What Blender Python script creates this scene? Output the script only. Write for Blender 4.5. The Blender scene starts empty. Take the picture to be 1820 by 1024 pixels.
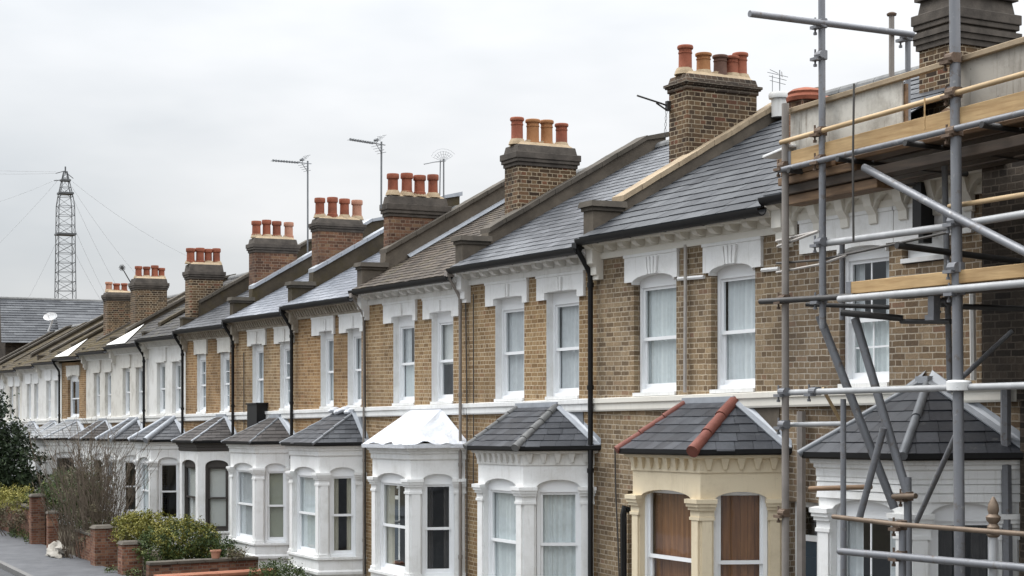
import bpy, bmesh, math, random
from mathutils import Vector, Matrix
R = math.radians
C = bpy.context.scene.collection
sc = bpy.context.scene
rng = random.Random(7)

# ------------------------------------------------------------------ street frame
# (s, p, z): s metres up the street, p metres out from the house fronts, z metres above the sloping street
D = 12.0917
SL = -0.0273
S0 = 20.593
EYE = 4.27
TH = R(27.240)
def g(s): return SL * (s - S0)
def W(q): return Vector((D - q[1], q[0], q[2] + g(q[0])))       # follows the fall of the street
def WL(q): return Vector((D - q[1], q[0], q[2]))                # true level
def house_xf(mid):
    gm = g(mid)
    def f(q):
        s, p, z = q
        t = min(1.0, max(0.0, (z - 4.3) / 1.7))
        return Vector((D - p, s, z + g(s) * (1 - t) + gm * t))
    return f

# ------------------------------------------------------------------ mesh helpers
class MB:
    def __init__(self): self.v = []; self.f = []; self.r = []
    def add(self, vs, fs, rnd=0.5):
        o = len(self.v); self.v += [tuple(x) for x in vs]
        for f in fs: self.f.append([o + i for i in f]); self.r.append(rnd)
    def poly(self, *pts, rnd=0.5): self.add(pts, [list(range(len(pts)))], rnd)
    def box8(self, c, rnd=0.5):
        self.add(c, [[0,1,2,3],[4,7,6,5],[0,4,5,1],[1,5,6,2],[2,6,7,3],[3,7,4,0]], rnd)
    def box(self, s0, s1, p0, p1, z0, z1, rnd=0.5):
        self.box8([(s0,p0,z0),(s1,p0,z0),(s1,p1,z0),(s0,p1,z0),(s0,p0,z1),(s1,p0,z1),(s1,p1,z1),(s0,p1,z1)], rnd)
    def fbox(self, F, a0, a1, d0, d1, z0, z1, rnd=0.5):
        P = F.pt
        self.box8([P(a0,d0,z0),P(a1,d0,z0),P(a1,d1,z0),P(a0,d1,z0),P(a0,d0,z1),P(a1,d0,z1),P(a1,d1,z1),P(a0,d1,z1)], rnd)
    def prism(self, prof, a, b, axis='s', rnd=0.5):
        # prof: points (u, z); extruded along s (u = p) or p (u = s)
        n = len(prof)
        if axis == 's': A = [(a,u,z) for u,z in prof]; B = [(b,u,z) for u,z in prof]
        else: A = [(u,a,z) for u,z in prof]; B = [(u,b,z) for u,z in prof]
        self.add(A + B, [list(range(n)), list(range(2*n-1, n-1, -1))] + [[i,(i+1)%n,n+(i+1)%n,n+i] for i in range(n)], rnd)
    def tube(self, pts, r, n=8, caps=True, rnd=0.5, r2=None):
        pts = [Vector(p) for p in pts]; m = len(pts)
        rings = []
        up = None
        for i, p in enumerate(pts):
            if i == 0: t = pts[1] - p
            elif i == m-1: t = p - pts[i-1]
            else: t = (pts[i+1]-p).normalized() + (p-pts[i-1]).normalized()
            t.normalize()
            if up is None:
                up = Vector((0,0,1)) if abs(t.z) < .9 else Vector((1,0,0))
            x = up.cross(t)
            if x.length < 1e-4: x = Vector((0,1,0)).cross(t)
            x.normalize(); y = t.cross(x); up = y
            rr = r if r2 is None else r + (r2 - r) * i / (m - 1)
            rings.append([p + x*rr*math.cos(2*math.pi*k/n) + y*rr*math.sin(2*math.pi*k/n) for k in range(n)])
        vs = [v for ring in rings for v in ring]; fs = []
        for i in range(m-1):
            for k in range(n):
                fs.append([i*n+k, i*n+(k+1)%n, (i+1)*n+(k+1)%n, (i+1)*n+k])
        if caps: fs += [list(range(n-1,-1,-1)), [(m-1)*n+k for k in range(n)]]
        self.add(vs, fs, rnd)
    def lathe(self, c, prof, n=16, rnd=0.5):
        # prof: list of (radius, z above c)
        vs = []; fs = []
        for r, z in prof:
            vs += [(c[0]+r*math.cos(2*math.pi*k/n), c[1]+r*math.sin(2*math.pi*k/n), c[2]+z) for k in range(n)]
        for i in range(len(prof)-1):
            for k in range(n): fs.append([i*n+k, i*n+(k+1)%n, (i+1)*n+(k+1)%n, (i+1)*n+k])
        fs += [list(range(n-1,-1,-1)), [(len(prof)-1)*n+k for k in range(n)]]
        self.add(vs, fs, rnd)
    def build(self, name, mat, parent=None, xf=W, smooth=False, merge=False):
        me = bpy.data.meshes.new(name)
        base = parent_world(parent)
        me.from_pydata([xf(v) - base for v in self.v], [], self.f)
        at = me.attributes.new('rnd', 'FLOAT', 'FACE')
        at.data.foreach_set('value', self.r)
        bm = bmesh.new(); bm.from_mesh(me)
        if merge: bmesh.ops.remove_doubles(bm, verts=bm.verts, dist=1e-4)
        bmesh.ops.recalc_face_normals(bm, faces=bm.faces)
        bm.to_mesh(me); bm.free()
        if smooth:
            me.polygons.foreach_set('use_smooth', [True]*len(me.polygons))
            try: me.set_sharp_from_angle(angle=R(40))
            except Exception: pass
        me.materials.append(mat)
        o = bpy.data.objects.new(name, me); C.objects.link(o)
        if parent is not None: o.parent = parent
        return o

def parent_world(p):
    v = Vector((0,0,0))
    while p is not None:
        v = v + p.location; p = p.parent
    return v

class Face:
    def __init__(self, o, e):
        self.o = o; l = math.hypot(*e); self.e = (e[0]/l, e[1]/l); self.n = (-self.e[1], self.e[0])
    def pt(self, a, d, z):
        return (self.o[0]+self.e[0]*a+self.n[0]*d, self.o[1]+self.e[1]*a+self.n[1]*d, z)

def thing(name, label, cat, loc, group=None):
    o = bpy.data.objects.new(name, None); C.objects.link(o); o.location = loc
    o.empty_display_size = .3; o['kind'] = 'thing'
    return tag(o, label, cat, group)
def tag(o, label, cat, group=None):
    o['label'] = label; o['category'] = cat
    if group: o['group'] = group
    return o
def structure(o, kind='structure'):
    o['kind'] = kind; return o
def lerp(a, b, t): return tuple(x + (y-x)*t for x, y in zip(a, b))

def coursed(mb, A, B, Cc, Dd, rows, tw, lift, rn, gap=.003, jit=.003):
    A, B, Cc, Dd = map(Vector, (A, B, Cc, Dd))
    N = (B-A).cross(((Dd+Cc)/2)-A); N.normalize()
    if N.z < 0: N = -N
    dirv = (B-A).normalized()
    if (Cc-Dd).length < 1e-3: mb.poly(A-N*.012, B-N*.012, Cc-N*.012, rnd=.05)
    else: mb.poly(A-N*.012, B-N*.012, Cc-N*.012, Dd-N*.012, rnd=.05)
    for i in range(rows):
        v0, v1 = i/rows, (i+1)/rows
        l0, r0, l1, r1 = A.lerp(Dd,v0), B.lerp(Cc,v0), A.lerp(Dd,v1), B.lerp(Cc,v1)
        L0 = (r0-l0).dot(dirv); L1 = (r1-l1).dot(dirv); sh = (l1-l0).dot(dirv)
        x = -tw*(.5 if i % 2 else 0.0) - tw*.13*(i % 3)
        while x < L0:
            a, b = max(0, x+gap), min(L0, x+tw-gap)
            x += tw
            if b - a < .015: continue
            a1, b1 = min(L1, max(0, a-sh)), min(L1, max(0, b-sh))
            h = lift + rn.uniform(-jit, jit)
            sk = rn.uniform(-jit, jit)*1.5 - (rn.uniform(.015,.045) if rn.random() < .025 else 0)
            sl = (l1-l0)-dirv*sh; sl.normalize()
            p0 = l0+dirv*a+N*(h)+sl*sk; p1 = l0+dirv*b+N*(h+rn.uniform(-jit,jit)*.4)+sl*sk
            q0 = l1+dirv*a1+N*.001; q1 = l1+dirv*b1+N*.001
            rv = rn.random()
            if b1-a1 > 1e-3: mb.poly(p0, p1, q1, q0, rnd=rv)
            else: mb.poly(p0, p1, q0, rnd=rv)
            mb.poly(p0-N*(h+.01), p1-N*(h+.01), p1, p0, rnd=rv)

def offset_path(path, d):
    # path in (s,p), outward offset with mitres; the ends stay on the wall
    n = len(path); out = []
    es = []
    for i in range(n-1):
        ex, ey = path[i+1][0]-path[i][0], path[i+1][1]-path[i][1]; l = math.hypot(ex,ey); es.append((ex/l,ey/l))
    for i in range(n):
        if i == 0 or i == n-1:
            e = es[0] if i == 0 else es[-1]; nn = (-e[1], e[0])
            x, y = path[i][0]+nn[0]*d, path[i][1]+nn[1]*d
            if abs(e[1]) > 1e-6:
                t = (path[i][1]-y)/e[1]; x += e[0]*t; y += e[1]*t
            out.append((x, y))
        else:
            n0 = (-es[i-1][1], es[i-1][0]); n1 = (-es[i][1], es[i][0])
            mx, my = n0[0]+n1[0], n0[1]+n1[1]; k = d/(.5*(mx*mx+my*my))*1.0
            out.append((path[i][0]+mx*k, path[i][1]+my*k))
    return out
def path_band(mb, path, prof, rnd=.5):
    # sweep a closed profile [(offset, z)...] along the path
    rings = []
    for d, z in prof: rings.append([(q[0],q[1],z) for q in offset_path(path, d)])
    m = len(prof); n = len(path)
    vs = [rings[j][i] for i in range(n) for j in range(m)]
    fs = []
    for i in range(n-1):
        for j in range(m): fs.append([i*m+j, i*m+(j+1)%m, (i+1)*m+(j+1)%m, (i+1)*m+j])
    fs += [list(range(m)), [(n-1)*m+j for j in range(m-1,-1,-1)]]
    mb.add(vs, fs, rnd)

# ------------------------------------------------------------------ materials
def newmat(name):
    m = bpy.data.materials.new(name); m.use_nodes = True
    nt = m.node_tree; b = nt.nodes['Principled BSDF']
    return m, nt, b
def nd(nt, t, **kw):
    n = nt.nodes.new(t)
    for k, v in kw.items():
        if k in n.inputs: n.inputs[k].default_value = v
        else: setattr(n, k, v)
    return n
def ramp(nt, fac, stops):
    r = nt.nodes.new('ShaderNodeValToRGB')
    e = r.color_ramp.elements
    while len(e) < len(stops): e.new(.5)
    for i, (p, c) in enumerate(stops):
        e[i].position = p; e[i].color = (c[0], c[1], c[2], 1)
    nt.links.new(fac, r.inputs[0]); return r.outputs[0]
def mix(nt, fac, a, b, mode='MIX'):
    m = nt.nodes.new('ShaderNodeMix'); m.data_type = 'RGBA'; m.blend_type = mode
    for sock, v in ((m.inputs[0], fac), (m.inputs[6], a), (m.inputs[7], b)):
        if isinstance(v, (int, float)): sock.default_value = v
        elif isinstance(v, tuple): sock.default_value = (v[0], v[1], v[2], 1)
        else: nt.links.new(v, sock)
    return m.outputs[2]
def math_n(nt, op, a, b=None, c=None, clamp=False):
    m = nt.nodes.new('ShaderNodeMath'); m.operation = op; m.use_clamp = clamp
    for i, v in enumerate((a, b, c)):
        if v is None: continue
        if isinstance(v, (int, float)): m.inputs[i].default_value = v
        else: nt.links.new(v, m.inputs[i])
    return m.outputs[0]
def pos(nt): return nt.nodes.new('ShaderNodeNewGeometry').outputs['Position']
def noise(nt, vec, scale, detail=4, rough=.6, stretch=None):
    if stretch:
        mp = nt.nodes.new('ShaderNodeMapping'); mp.inputs['Scale'].default_value = stretch
        nt.links.new(vec, mp.inputs['Vector']); vec = mp.outputs[0]
    n = nd(nt, 'ShaderNodeTexNoise', Scale=scale, Detail=detail, Roughness=rough)
    nt.links.new(vec, n.inputs['Vector']); return n.outputs['Fac']
def bump(nt, b, h, dist, strength=1.0):
    n = nd(nt, 'ShaderNodeBump', Strength=strength, Distance=dist)
    nt.links.new(h, n.inputs['Height']); nt.links.new(n.outputs[0], b.inputs['Normal'])
def wallvec(nt):
    s = nt.nodes.new('ShaderNodeSeparateXYZ'); nt.links.new(pos(nt), s.inputs[0])
    c = nt.nodes.new('ShaderNodeCombineXYZ')
    nt.links.new(math_n(nt, 'ADD', s.outputs[0], s.outputs[1]), c.inputs[0]); nt.links.new(s.outputs[2], c.inputs[1])
    return c.outputs[0]

def brick_mat(name, stops, mortar, grime=.35, grimecol=(.07,.06,.05), rowh=.075, bw=.225, lime=.25):
    m, nt, b = newmat(name)
    v = wallvec(nt)
    P = pos(nt)
    wob = nd(nt, 'ShaderNodeTexNoise', Scale=9.0, Detail=2.0)
    nt.links.new(P, wob.inputs['Vector'])
    vm = nt.nodes.new('ShaderNodeVectorMath'); vm.operation = 'MULTIPLY_ADD'
    nt.links.new(wob.outputs['Color'], vm.inputs[0]); vm.inputs[1].default_value = (.022,.016,0); nt.links.new(v, vm.inputs[2])
    br = nd(nt, 'ShaderNodeTexBrick', Scale=1.0)
    br.inputs['Color1'].default_value = (0,0,0,1); br.inputs['Color2'].default_value = (1,1,1,1)
    br.inputs['Mortar'].default_value = (.5,.5,.5,1)
    br.inputs['Mortar Size'].default_value = .0078; br.inputs['Mortar Smooth'].default_value = .3
    br.inputs['Brick Width'].default_value = bw; br.inputs['Row Height'].default_value = rowh
    br.squash = .5; br.squash_frequency = 2
    nt.links.new(vm.outputs[0], br.inputs['Vector'])
    col = ramp(nt, br.outputs['Color'], stops)
    fine = noise(nt, P, 45, 3, .7)
    col = mix(nt, .45, col, ramp(nt, fine, [(.3,(.35,.35,.35)),(.7,(1.25,1.25,1.25))]), 'MULTIPLY')
    n3 = noise(nt, P, 14, 3, .6)
    morc = mix(nt, math_n(nt,'MULTIPLY',math_n(nt,'SUBTRACT',n3,.52,clamp=True), 3.0, clamp=True), mortar, tuple(c*.5 for c in mortar))
    fac = br.outputs['Fac']
    vis = noise(nt, P, 3.1, 4, .65)
    col = mix(nt, math_n(nt,'MULTIPLY',fac,math_n(nt,'MULTIPLY_ADD',vis,1.5,.12,clamp=True)), col, morc)
    big = noise(nt, P, .9, 6, .65)
    gf = math_n(nt, 'MULTIPLY', math_n(nt, 'SUBTRACT', big, .42, clamp=True), 3.0*grime, clamp=True)
    col = mix(nt, gf, col, grimecol)
    # runs of soot and damp
    ru = noise(nt, P, 2.2, 5, .65, stretch=(3.2,3.2,.28))
    col = mix(nt, math_n(nt,'MULTIPLY',math_n(nt,'SUBTRACT',ru,.52,clamp=True),3.2*grime,clamp=True), col, tuple(x*1.3 for x in grimecol))
    pt = noise(nt, P, .55, 3, .5)
    col = mix(nt, .8, col, ramp(nt, pt, [(.34,(.66,.65,.64)),(.5,(1,1,1)),(.66,(1.2,1.16,1.09))]), 'MULTIPLY')
    # old lime bloom
    l = noise(nt, P, 2.3, 5, .7)
    col = mix(nt, math_n(nt,'MULTIPLY',math_n(nt,'SUBTRACT',l,.58,clamp=True),lime*4,clamp=True), col, tuple(min(.6,c*1.05) for c in mortar))
    nt.links.new(col, b.inputs['Base Color']); b.inputs['Roughness'].default_value = .9
    b.inputs['Specular IOR Level'].default_value = .2
    h = math_n(nt, 'ADD', math_n(nt,'MULTIPLY',fac,-.7), math_n(nt,'MULTIPLY',fine,.6))
    bump(nt, b, h, .006, .8)
    return m

def paint_mat(name, col, dirt=(.45,.43,.39), amt=.5, rough=.55, streak=True, bumpy=.0015):
    m, nt, b = newmat(name)
    P = pos(nt)
    a = noise(nt, P, 1.7, 6, .7)
    st = noise(nt, P, 3.0, 5, .7, stretch=(6,6,.5))
    f = math_n(nt, 'MULTIPLY', math_n(nt, 'SUBTRACT', a, .47, clamp=True), 2.4*amt, clamp=True)
    if streak:
        f2 = math_n(nt, 'MULTIPLY', math_n(nt, 'SUBTRACT', st, .56, clamp=True), 3.2*amt, clamp=True)
        f = math_n(nt, 'ADD', f, f2, clamp=True)
    c = mix(nt, f, col, dirt)
    sp = noise(nt, P, 38, 2, .5)
    c = mix(nt, math_n(nt,'MULTIPLY',math_n(nt,'SUBTRACT',sp,.68,clamp=True),4*amt,clamp=True), c, tuple(x*.5 for x in dirt))
    nt.links.new(c, b.inputs['Base Color']); b.inputs['Roughness'].default_value = rough
    bump(nt, b, noise(nt, P, 24, 4, .6), bumpy, .6)
    return m

def tile_mat(name, stops, rough=.45, moss=0.0, mosscol=(.10,.085,.035), lichen=.0, spec=.5, grain=.4, mscale=1.6):
    m, nt, b = newmat(name)
    at = nt.nodes.new('ShaderNodeAttribute'); at.attribute_name = 'rnd'
    P = pos(nt)
    col = ramp(nt, at.outputs['Fac'], stops)
    fine = noise(nt, P, 20, 4, .7)
    col = mix(nt, grain, col, ramp(nt, fine, [(.3,(.5,.5,.5)),(.7,(1.3,1.3,1.3))]), 'MULTIPLY')
    if moss > 0:
        n = noise(nt, P, mscale, 7, .75)
        col = mix(nt, math_n(nt,'MULTIPLY',math_n(nt,'SUBTRACT',n,.6-.2*moss,clamp=True),5.0,clamp=True), col, mosscol)
    if lichen > 0:
        n = noise(nt, P, 7.0, 5, .7)
        col = mix(nt, math_n(nt,'MULTIPLY',math_n(nt,'SUBTRACT',n,.6,clamp=True),5*lichen,clamp=True), col, (.30,.29,.26))
    nt.links.new(col, b.inputs['Base Color'])
    rr = math_n(nt, 'MULTIPLY_ADD', noise(nt, P, 5, 3, .6), .35, rough-.17)
    nt.links.new(rr, b.inputs['Roughness'])
    b.inputs['Specular IOR Level'].default_value = spec
    bump(nt, b, fine, .003, .6)
    return m

def stone_mat(name, c1, c2, scale=3.0, rough=.9, dark=(.05,.045,.04), amt=.6):
    m, nt, b = newmat(name)
    P = pos(nt)
    a = noise(nt, P, scale, 7, .7)
    col = ramp(nt, a, [(.3,c1),(.7,c2)])
    s = noise(nt, P, 1.3, 6, .75)
    col = mix(nt, math_n(nt,'MULTIPLY',math_n(nt,'SUBTRACT',s,.48,clamp=True),4*amt,clamp=True), col, dark)
    nt.links.new(col, b.inputs['Base Color']); b.inputs['Roughness'].default_value = rough
    b.inputs['Specular IOR Level'].default_value = .25
    bump(nt, b, noise(nt, P, 30, 5, .7), .006, .7)
    return m

def plain(name, col, rough=.5, metal=0.0, var=.15, scale=8, stretch=None, spec=.5):
    m, nt, b = newmat(name)
    n = noise(nt, pos(nt), scale, 4, .6, stretch)
    c = mix(nt, n, tuple(x*(1-var*1.6) for x in col), tuple(min(1,x*(1+var*1.6)) for x in col))
    nt.links.new(c, b.inputs['Base Color']); b.inputs['Roughness'].default_value = rough
    b.inputs['Metallic'].default_value = metal; b.inputs['Specular IOR Level'].default_value = spec
    return m

def wood_mat(name, c1, c2, rough=.65, stretch=(1,.08,1), scale=22):
    m, nt, b = newmat(name)
    P = pos(nt)
    n = noise(nt, P, scale, 5, .65, stretch)
    col = ramp(nt, n, [(.3,c1),(.7,c2)])
    n2 = noise(nt, P, 1.5, 3, .6)
    col = mix(nt, .5, col, ramp(nt, n2, [(.3,(.6,.6,.6)),(.7,(1.15,1.15,1.15))]), 'MULTIPLY')
    nt.links.new(col, b.inputs['Base Color']); b.inputs['Roughness'].default_value = rough
    bump(nt, b, n, .002, .5)
    return m

def glass_mat():
    m = bpy.data.materials.new('window_glass'); m.use_nodes = True
    nt = m.node_tree; nt.nodes.clear()
    out = nt.nodes.new('ShaderNodeOutputMaterial')
    t = nd(nt, 'ShaderNodeBsdfTransparent'); t.inputs[0].default_value = (.90,.92,.915,1)
    gl = nd(nt, 'ShaderNodeBsdfGlossy', Roughness=.03); gl.inputs[0].default_value = (.9,.95,1,1)
    wv = nd(nt, 'ShaderNodeBump', Strength=.25, Distance=.004)
    nt.links.new(noise(nt, pos(nt), 3.0, 2, .5), wv.inputs['Height']); nt.links.new(wv.outputs[0], gl.inputs['Normal'])
    ge = nt.nodes.new('ShaderNodeNewGeometry'); dt = nt.nodes.new('ShaderNodeVectorMath'); dt.operation = 'DOT_PRODUCT'
    nt.links.new(ge.outputs['Normal'], dt.inputs[0]); nt.links.new(ge.outputs['Incoming'], dt.inputs[1])
    one = math_n(nt, 'SUBTRACT', 1.0, math_n(nt, 'ABSOLUTE', dt.outputs['Value']))
    f = math_n(nt, 'MULTIPLY_ADD', math_n(nt, 'POWER', one, 4.5), 1.0, .06, clamp=True)
    mx = nt.nodes.new('ShaderNodeMixShader')
    nt.links.new(f, mx.inputs[0]); nt.links.new(t.outputs[0], mx.inputs[1]); nt.links.new(gl.outputs[0], mx.inputs[2])
    nt.links.new(mx.outputs[0], out.inputs[0])
    return m

M = {}
ST_Y = [(0,(.185,.115,.058)),(.3,(.265,.172,.088)),(.62,(.315,.213,.113)),(.9,(.355,.25,.138)),(1,(.27,.155,.085))]
ST_B = [(0,(.15,.105,.066)),(.35,(.232,.165,.099)),(.7,(.29,.212,.13)),(.93,(.35,.262,.165)),(1,(.23,.138,.09))]
ST_R = [(0,(.09,.05,.036)),(.4,(.17,.095,.06)),(.75,(.24,.125,.078)),(1,(.28,.19,.11))]
M['brick_brown'] = brick_mat('brown_stock_brick', ST_B, (.50,.43,.335), .40, lime=.22)
M['brick_yellow'] = brick_mat('yellow_stock_brick', ST_Y, (.54,.45,.33), .34, (.12,.085,.05), lime=.2)
M['brick_yellow2'] = brick_mat('ochre_stock_brick', [(p,(c[0]*1.04,c[1]*.95,c[2]*.86)) for p,c in ST_Y], (.50,.40,.28), .36, (.12,.08,.045), lime=.16)
M['brick_dark'] = brick_mat('dark_brick_and_shade', [(0,(.03,.025,.021)),(.5,(.058,.047,.037)),(1,(.085,.067,.052))], (.12,.10,.082), .5, (.015,.013,.012), lime=0)  # near black, scaffold shade put into the colour; plain dark brick on slate_roofed_house
M['brick_scaff'] = brick_mat('grey_brown_brick', [(p,(c[0]*.88,c[1]*.88,c[2]*.92)) for p,c in ST_B], (.47,.42,.35), .5, lime=.2)
M['brick_stack'] = brick_mat('chimney_brick', [(0,(.045,.030,.021)),(.5,(.115,.073,.042)),(.85,(.175,.115,.065)),(1,(.16,.065,.04))], (.44,.37,.27), .6, (.035,.03,.025), lime=.12)
M['brick_stack_red'] = brick_mat('red_chimney_brick', [(p,(c[0]*.85,c[1]*.8,c[2]*.8)) for p,c in ST_R], (.26,.2,.15), .6, (.045,.034,.028), lime=.12)
M['brick_garden'] = brick_mat('garden_wall_brick', [(0,(.11,.045,.03)),(.5,(.21,.085,.052)),(1,(.30,.16,.10))], (.21,.18,.15), .55, (.04,.035,.025), lime=.1)
M['white'] = paint_mat('white_masonry_paint', (.80,.80,.79), (.40,.38,.33), .64)
M['white_clean'] = paint_mat('fresh_white_paint', (.83,.83,.83), (.6,.6,.58), .18)
M['white_dirty'] = paint_mat('weathered_white_paint', (.74,.73,.70), (.34,.31,.26), .75)
M['white_grimy'] = paint_mat('stained_pale_render', (.68,.655,.60), (.28,.24,.18), .9)
M['cream'] = paint_mat('cream_masonry_paint', (.70,.60,.43), (.36,.28,.17), .62)
M['cream_white'] = paint_mat('off_white_paint', (.74,.71,.64), (.5,.46,.38), .4)
M['upvc'] = plain('white_window_paint', (.84,.85,.86), .3, var=.02)
M['dark_frame'] = plain('dark_brown_paint', (.045,.038,.033), .5, var=.25)
M['black_pipe'] = plain('black_gutter_plastic', (.010,.010,.0105), .45, var=.25, spec=.25)
M['brick_cap'] = brick_mat('sooty_cap_brick', [(0,(.04,.03,.024)),(.5,(.075,.054,.04)),(1,(.12,.08,.055))], (.24,.21,.17), .6, (.03,.026,.022), lime=.1)
M['grey_pipe'] = plain('grey_brown_pipe', (.23,.205,.185), .6, var=.25, scale=4)
M['cable'] = plain('cable_sheath', (.06,.055,.05), .6)
M['pale_cable'] = plain('pale_cable_sheath', (.42,.39,.36), .6)
M['lead'] = plain('lead_sheet', (.33,.35,.38), .5, .15, var=.2, scale=5)
M['lead_dark'] = plain('dull_lead_sheet', (.17,.18,.195), .5, .1, var=.3, scale=4)
M['sheet'] = paint_mat('white_roof_sheet', (.66,.675,.71), (.42,.45,.52), .8, .4, bumpy=.03)
M['slate_a'] = tile_mat('dark_slate', [(0,(.032,.035,.041)),(.5,(.050,.054,.061)),(1,(.078,.083,.09))], .55, lichen=.25, spec=.3)
M['slate_b'] = tile_mat('wet_grey_slate', [(0,(.055,.060,.069)),(.5,(.078,.083,.093)),(1,(.115,.121,.134))], .42, lichen=.3, spec=.45)
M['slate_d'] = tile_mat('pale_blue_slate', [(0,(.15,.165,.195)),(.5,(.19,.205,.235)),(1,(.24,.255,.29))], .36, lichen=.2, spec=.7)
M['slate_e'] = tile_mat('black_slate', [(0,(.038,.041,.048)),(.5,(.06,.064,.072)),(1,(.09,.095,.105))], .4, lichen=.15)
M['tile_c'] = tile_mat('brown_clay_tile', [(0,(.042,.033,.026)),(.5,(.068,.054,.042)),(1,(.105,.083,.064))], .75, moss=.25, lichen=.4, spec=.3)
M['tile_moss'] = tile_mat('mossy_brown_tile', [(0,(.026,.022,.018)),(.5,(.044,.037,.03)),(1,(.075,.06,.047))], .9, moss=.95, mosscol=(.075,.056,.022), lichen=.3, spec=.2)
M['tile_dark'] = tile_mat('dark_brown_tile', [(0,(.022,.021,.021)),(.5,(.036,.034,.033)),(1,(.06,.055,.052))], .75, moss=.35, lichen=.3, spec=.3)
M['bay_slate'] = tile_mat('bay_roof_slate', [(0,(.028,.030,.036)),(.5,(.043,.046,.054)),(1,(.07,.074,.084))], .42, lichen=.3, spec=.4)
M['bay_brown'] = tile_mat('bay_roof_brown_tile', [(0,(.034,.029,.027)),(.5,(.05,.043,.04)),(1,(.08,.069,.064))], .6, lichen=.4, spec=.3)
M['bay_felt'] = tile_mat('bay_roof_grey_felt', [(0,(.20,.205,.21)),(.5,(.25,.255,.26)),(1,(.30,.30,.30))], .6, lichen=.6, moss=.2, mosscol=(.09,.085,.07), spec=.3)
M['terracotta'] = stone_mat('terracotta_pot', (.225,.068,.038), (.315,.108,.062), 4, .8, (.075,.035,.026), .85)
M['buff_pot'] = stone_mat('buff_pot', (.27,.12,.048), (.36,.175,.078), 5, .8, (.16,.07,.035), .45)
M['soot_pot'] = stone_mat('sooty_pot', (.09,.05,.038), (.16,.085,.06), 5, .8, (.04,.03,.026), .5)
M['pale_pot'] = stone_mat('pale_clay_pot', (.36,.17,.11), (.47,.25,.17), 5, .8, (.16,.09,.06), .35)
M['red_hip'] = stone_mat('red_hip_tile', (.165,.058,.044), (.235,.09,.068), 4, .6, (.12,.05,.04), .4)
M['grey_hip'] = stone_mat('grey_hip_tile', (.13,.13,.13), (.22,.22,.215), 5, .75, (.06,.06,.055), .5)
M['stack_cap'] = stone_mat('sooty_chimney_cap', (.055,.048,.042), (.125,.108,.092), 4, .95, (.03,.027,.024), .5)
M['flaunching'] = stone_mat('mortar_flaunching', (.33,.25,.16), (.47,.37,.25), 6, .95, (.14,.11,.08), .4)
M['cement'] = stone_mat('grey_brown_cement', (.075,.064,.052), (.145,.122,.096), 2.2, .95, (.055,.046,.037), .6)
M['cement_moss'] = stone_mat('mossy_cement', (.042,.035,.026), (.082,.066,.047), 3, .95, (.07,.055,.02), .75)
M['coping_tan'] = stone_mat('tan_coping_stone', (.30,.23,.155), (.40,.32,.22), 3, .9, (.13,.10,.07), .75)
M['coping_old'] = stone_mat('weathered_coping', (.062,.055,.047), (.125,.108,.088), 3, .95, (.05,.047,.035), .6)
M['corbel_grime'] = stone_mat('grimy_corbel_stone', (.27,.235,.185), (.52,.47,.40), 5, .95, (.10,.08,.058), .6)
M['steel'] = plain('galvanised_steel', (.215,.22,.235), .5, .35, var=.28, scale=7)
def tube_mat(name, base, sp1, sp2):
    m, nt, b = newmat(name); P = pos(nt)
    c = mix(nt, noise(nt,P,3,4,.6), tuple(x*.8 for x in base), tuple(x*1.2 for x in base))
    a = noise(nt,P,9,5,.7); c = mix(nt, math_n(nt,'MULTIPLY',math_n(nt,'SUBTRACT',a,.57,clamp=True),6,clamp=True), c, sp1)
    a2 = noise(nt,P,16,4,.7,(1,1,.6)); c = mix(nt, math_n(nt,'MULTIPLY',math_n(nt,'SUBTRACT',a2,.61,clamp=True),7,clamp=True), c, sp2)
    nt.links.new(c, b.inputs['Base Color']); b.inputs['Metallic'].default_value = .3
    nt.links.new(math_n(nt,'MULTIPLY_ADD',a,.5,.25), b.inputs['Roughness']); bump(nt, b, a, .003, .5)
    return m
M['steel'] = tube_mat('weathered_scaffold_tube', (.20,.205,.22), (.135,.10,.075), (.38,.375,.36))
M['steel_pale'] = tube_mat('cement_splashed_tube', (.38,.385,.39), (.21,.17,.135), (.55,.54,.52))
M['steel_dark'] = plain('dark_scaffold_steel', (.055,.053,.052), .5, .4, var=.35, scale=6)
M['steel_pale'] = plain('pale_scaffold_tube', (.40,.405,.41), .55, .15, var=.2, scale=7)
M['rust'] = stone_mat('rusty_coupler', (.10,.062,.04), (.20,.15,.115), 12, .8, (.05,.04,.035), .6)
M['bronze_tube'] = plain('tarnished_brown_tube', (.19,.14,.10), .55, .3, var=.35, scale=6)
M['board'] = wood_mat('yellow_scaffold_board', (.34,.205,.085), (.58,.40,.20))
M['board_old'] = wood_mat('old_scaffold_board', (.13,.078,.045), (.30,.185,.10))
M['board_dark'] = wood_mat('dark_deck_timber', (.035,.026,.02), (.10,.070,.048))
M['rail_wood'] = wood_mat('pale_timber_rail', (.42,.29,.15), (.60,.44,.26))
M['ply'] = paint_mat('weathered_hoarding_ply', (.55,.53,.48), (.21,.18,.145), 1.5, .8)
M['ply_grey'] = paint_mat('grey_render_panel', (.36,.335,.295), (.15,.132,.11), 1.4, .85)
M['shutter'] = wood_mat('brown_wood_boarding', (.15,.055,.02), (.36,.165,.065), .5, (1,1,.05), 16)
M['net'] = plain('pale_net_curtain', (.74,.78,.79), .9, var=.08, scale=12)
M['net_white'] = plain('white_net_curtain', (.72,.75,.77), .9, var=.06, scale=12)
M['curtain_grey'] = plain('grey_curtain', (.62,.64,.66), .9, var=.12)
M['curtain_beige'] = plain('beige_curtain', (.50,.47,.38), .9, var=.12)
M['blind_green'] = plain('grey_green_blind', (.36,.37,.30), .8, var=.05)
M['blind_white'] = plain('white_blind', (.66,.66,.64), .8, var=.04)
M['curtain_dark'] = plain('dark_curtain', (.055,.048,.045), .9, var=.3)
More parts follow.
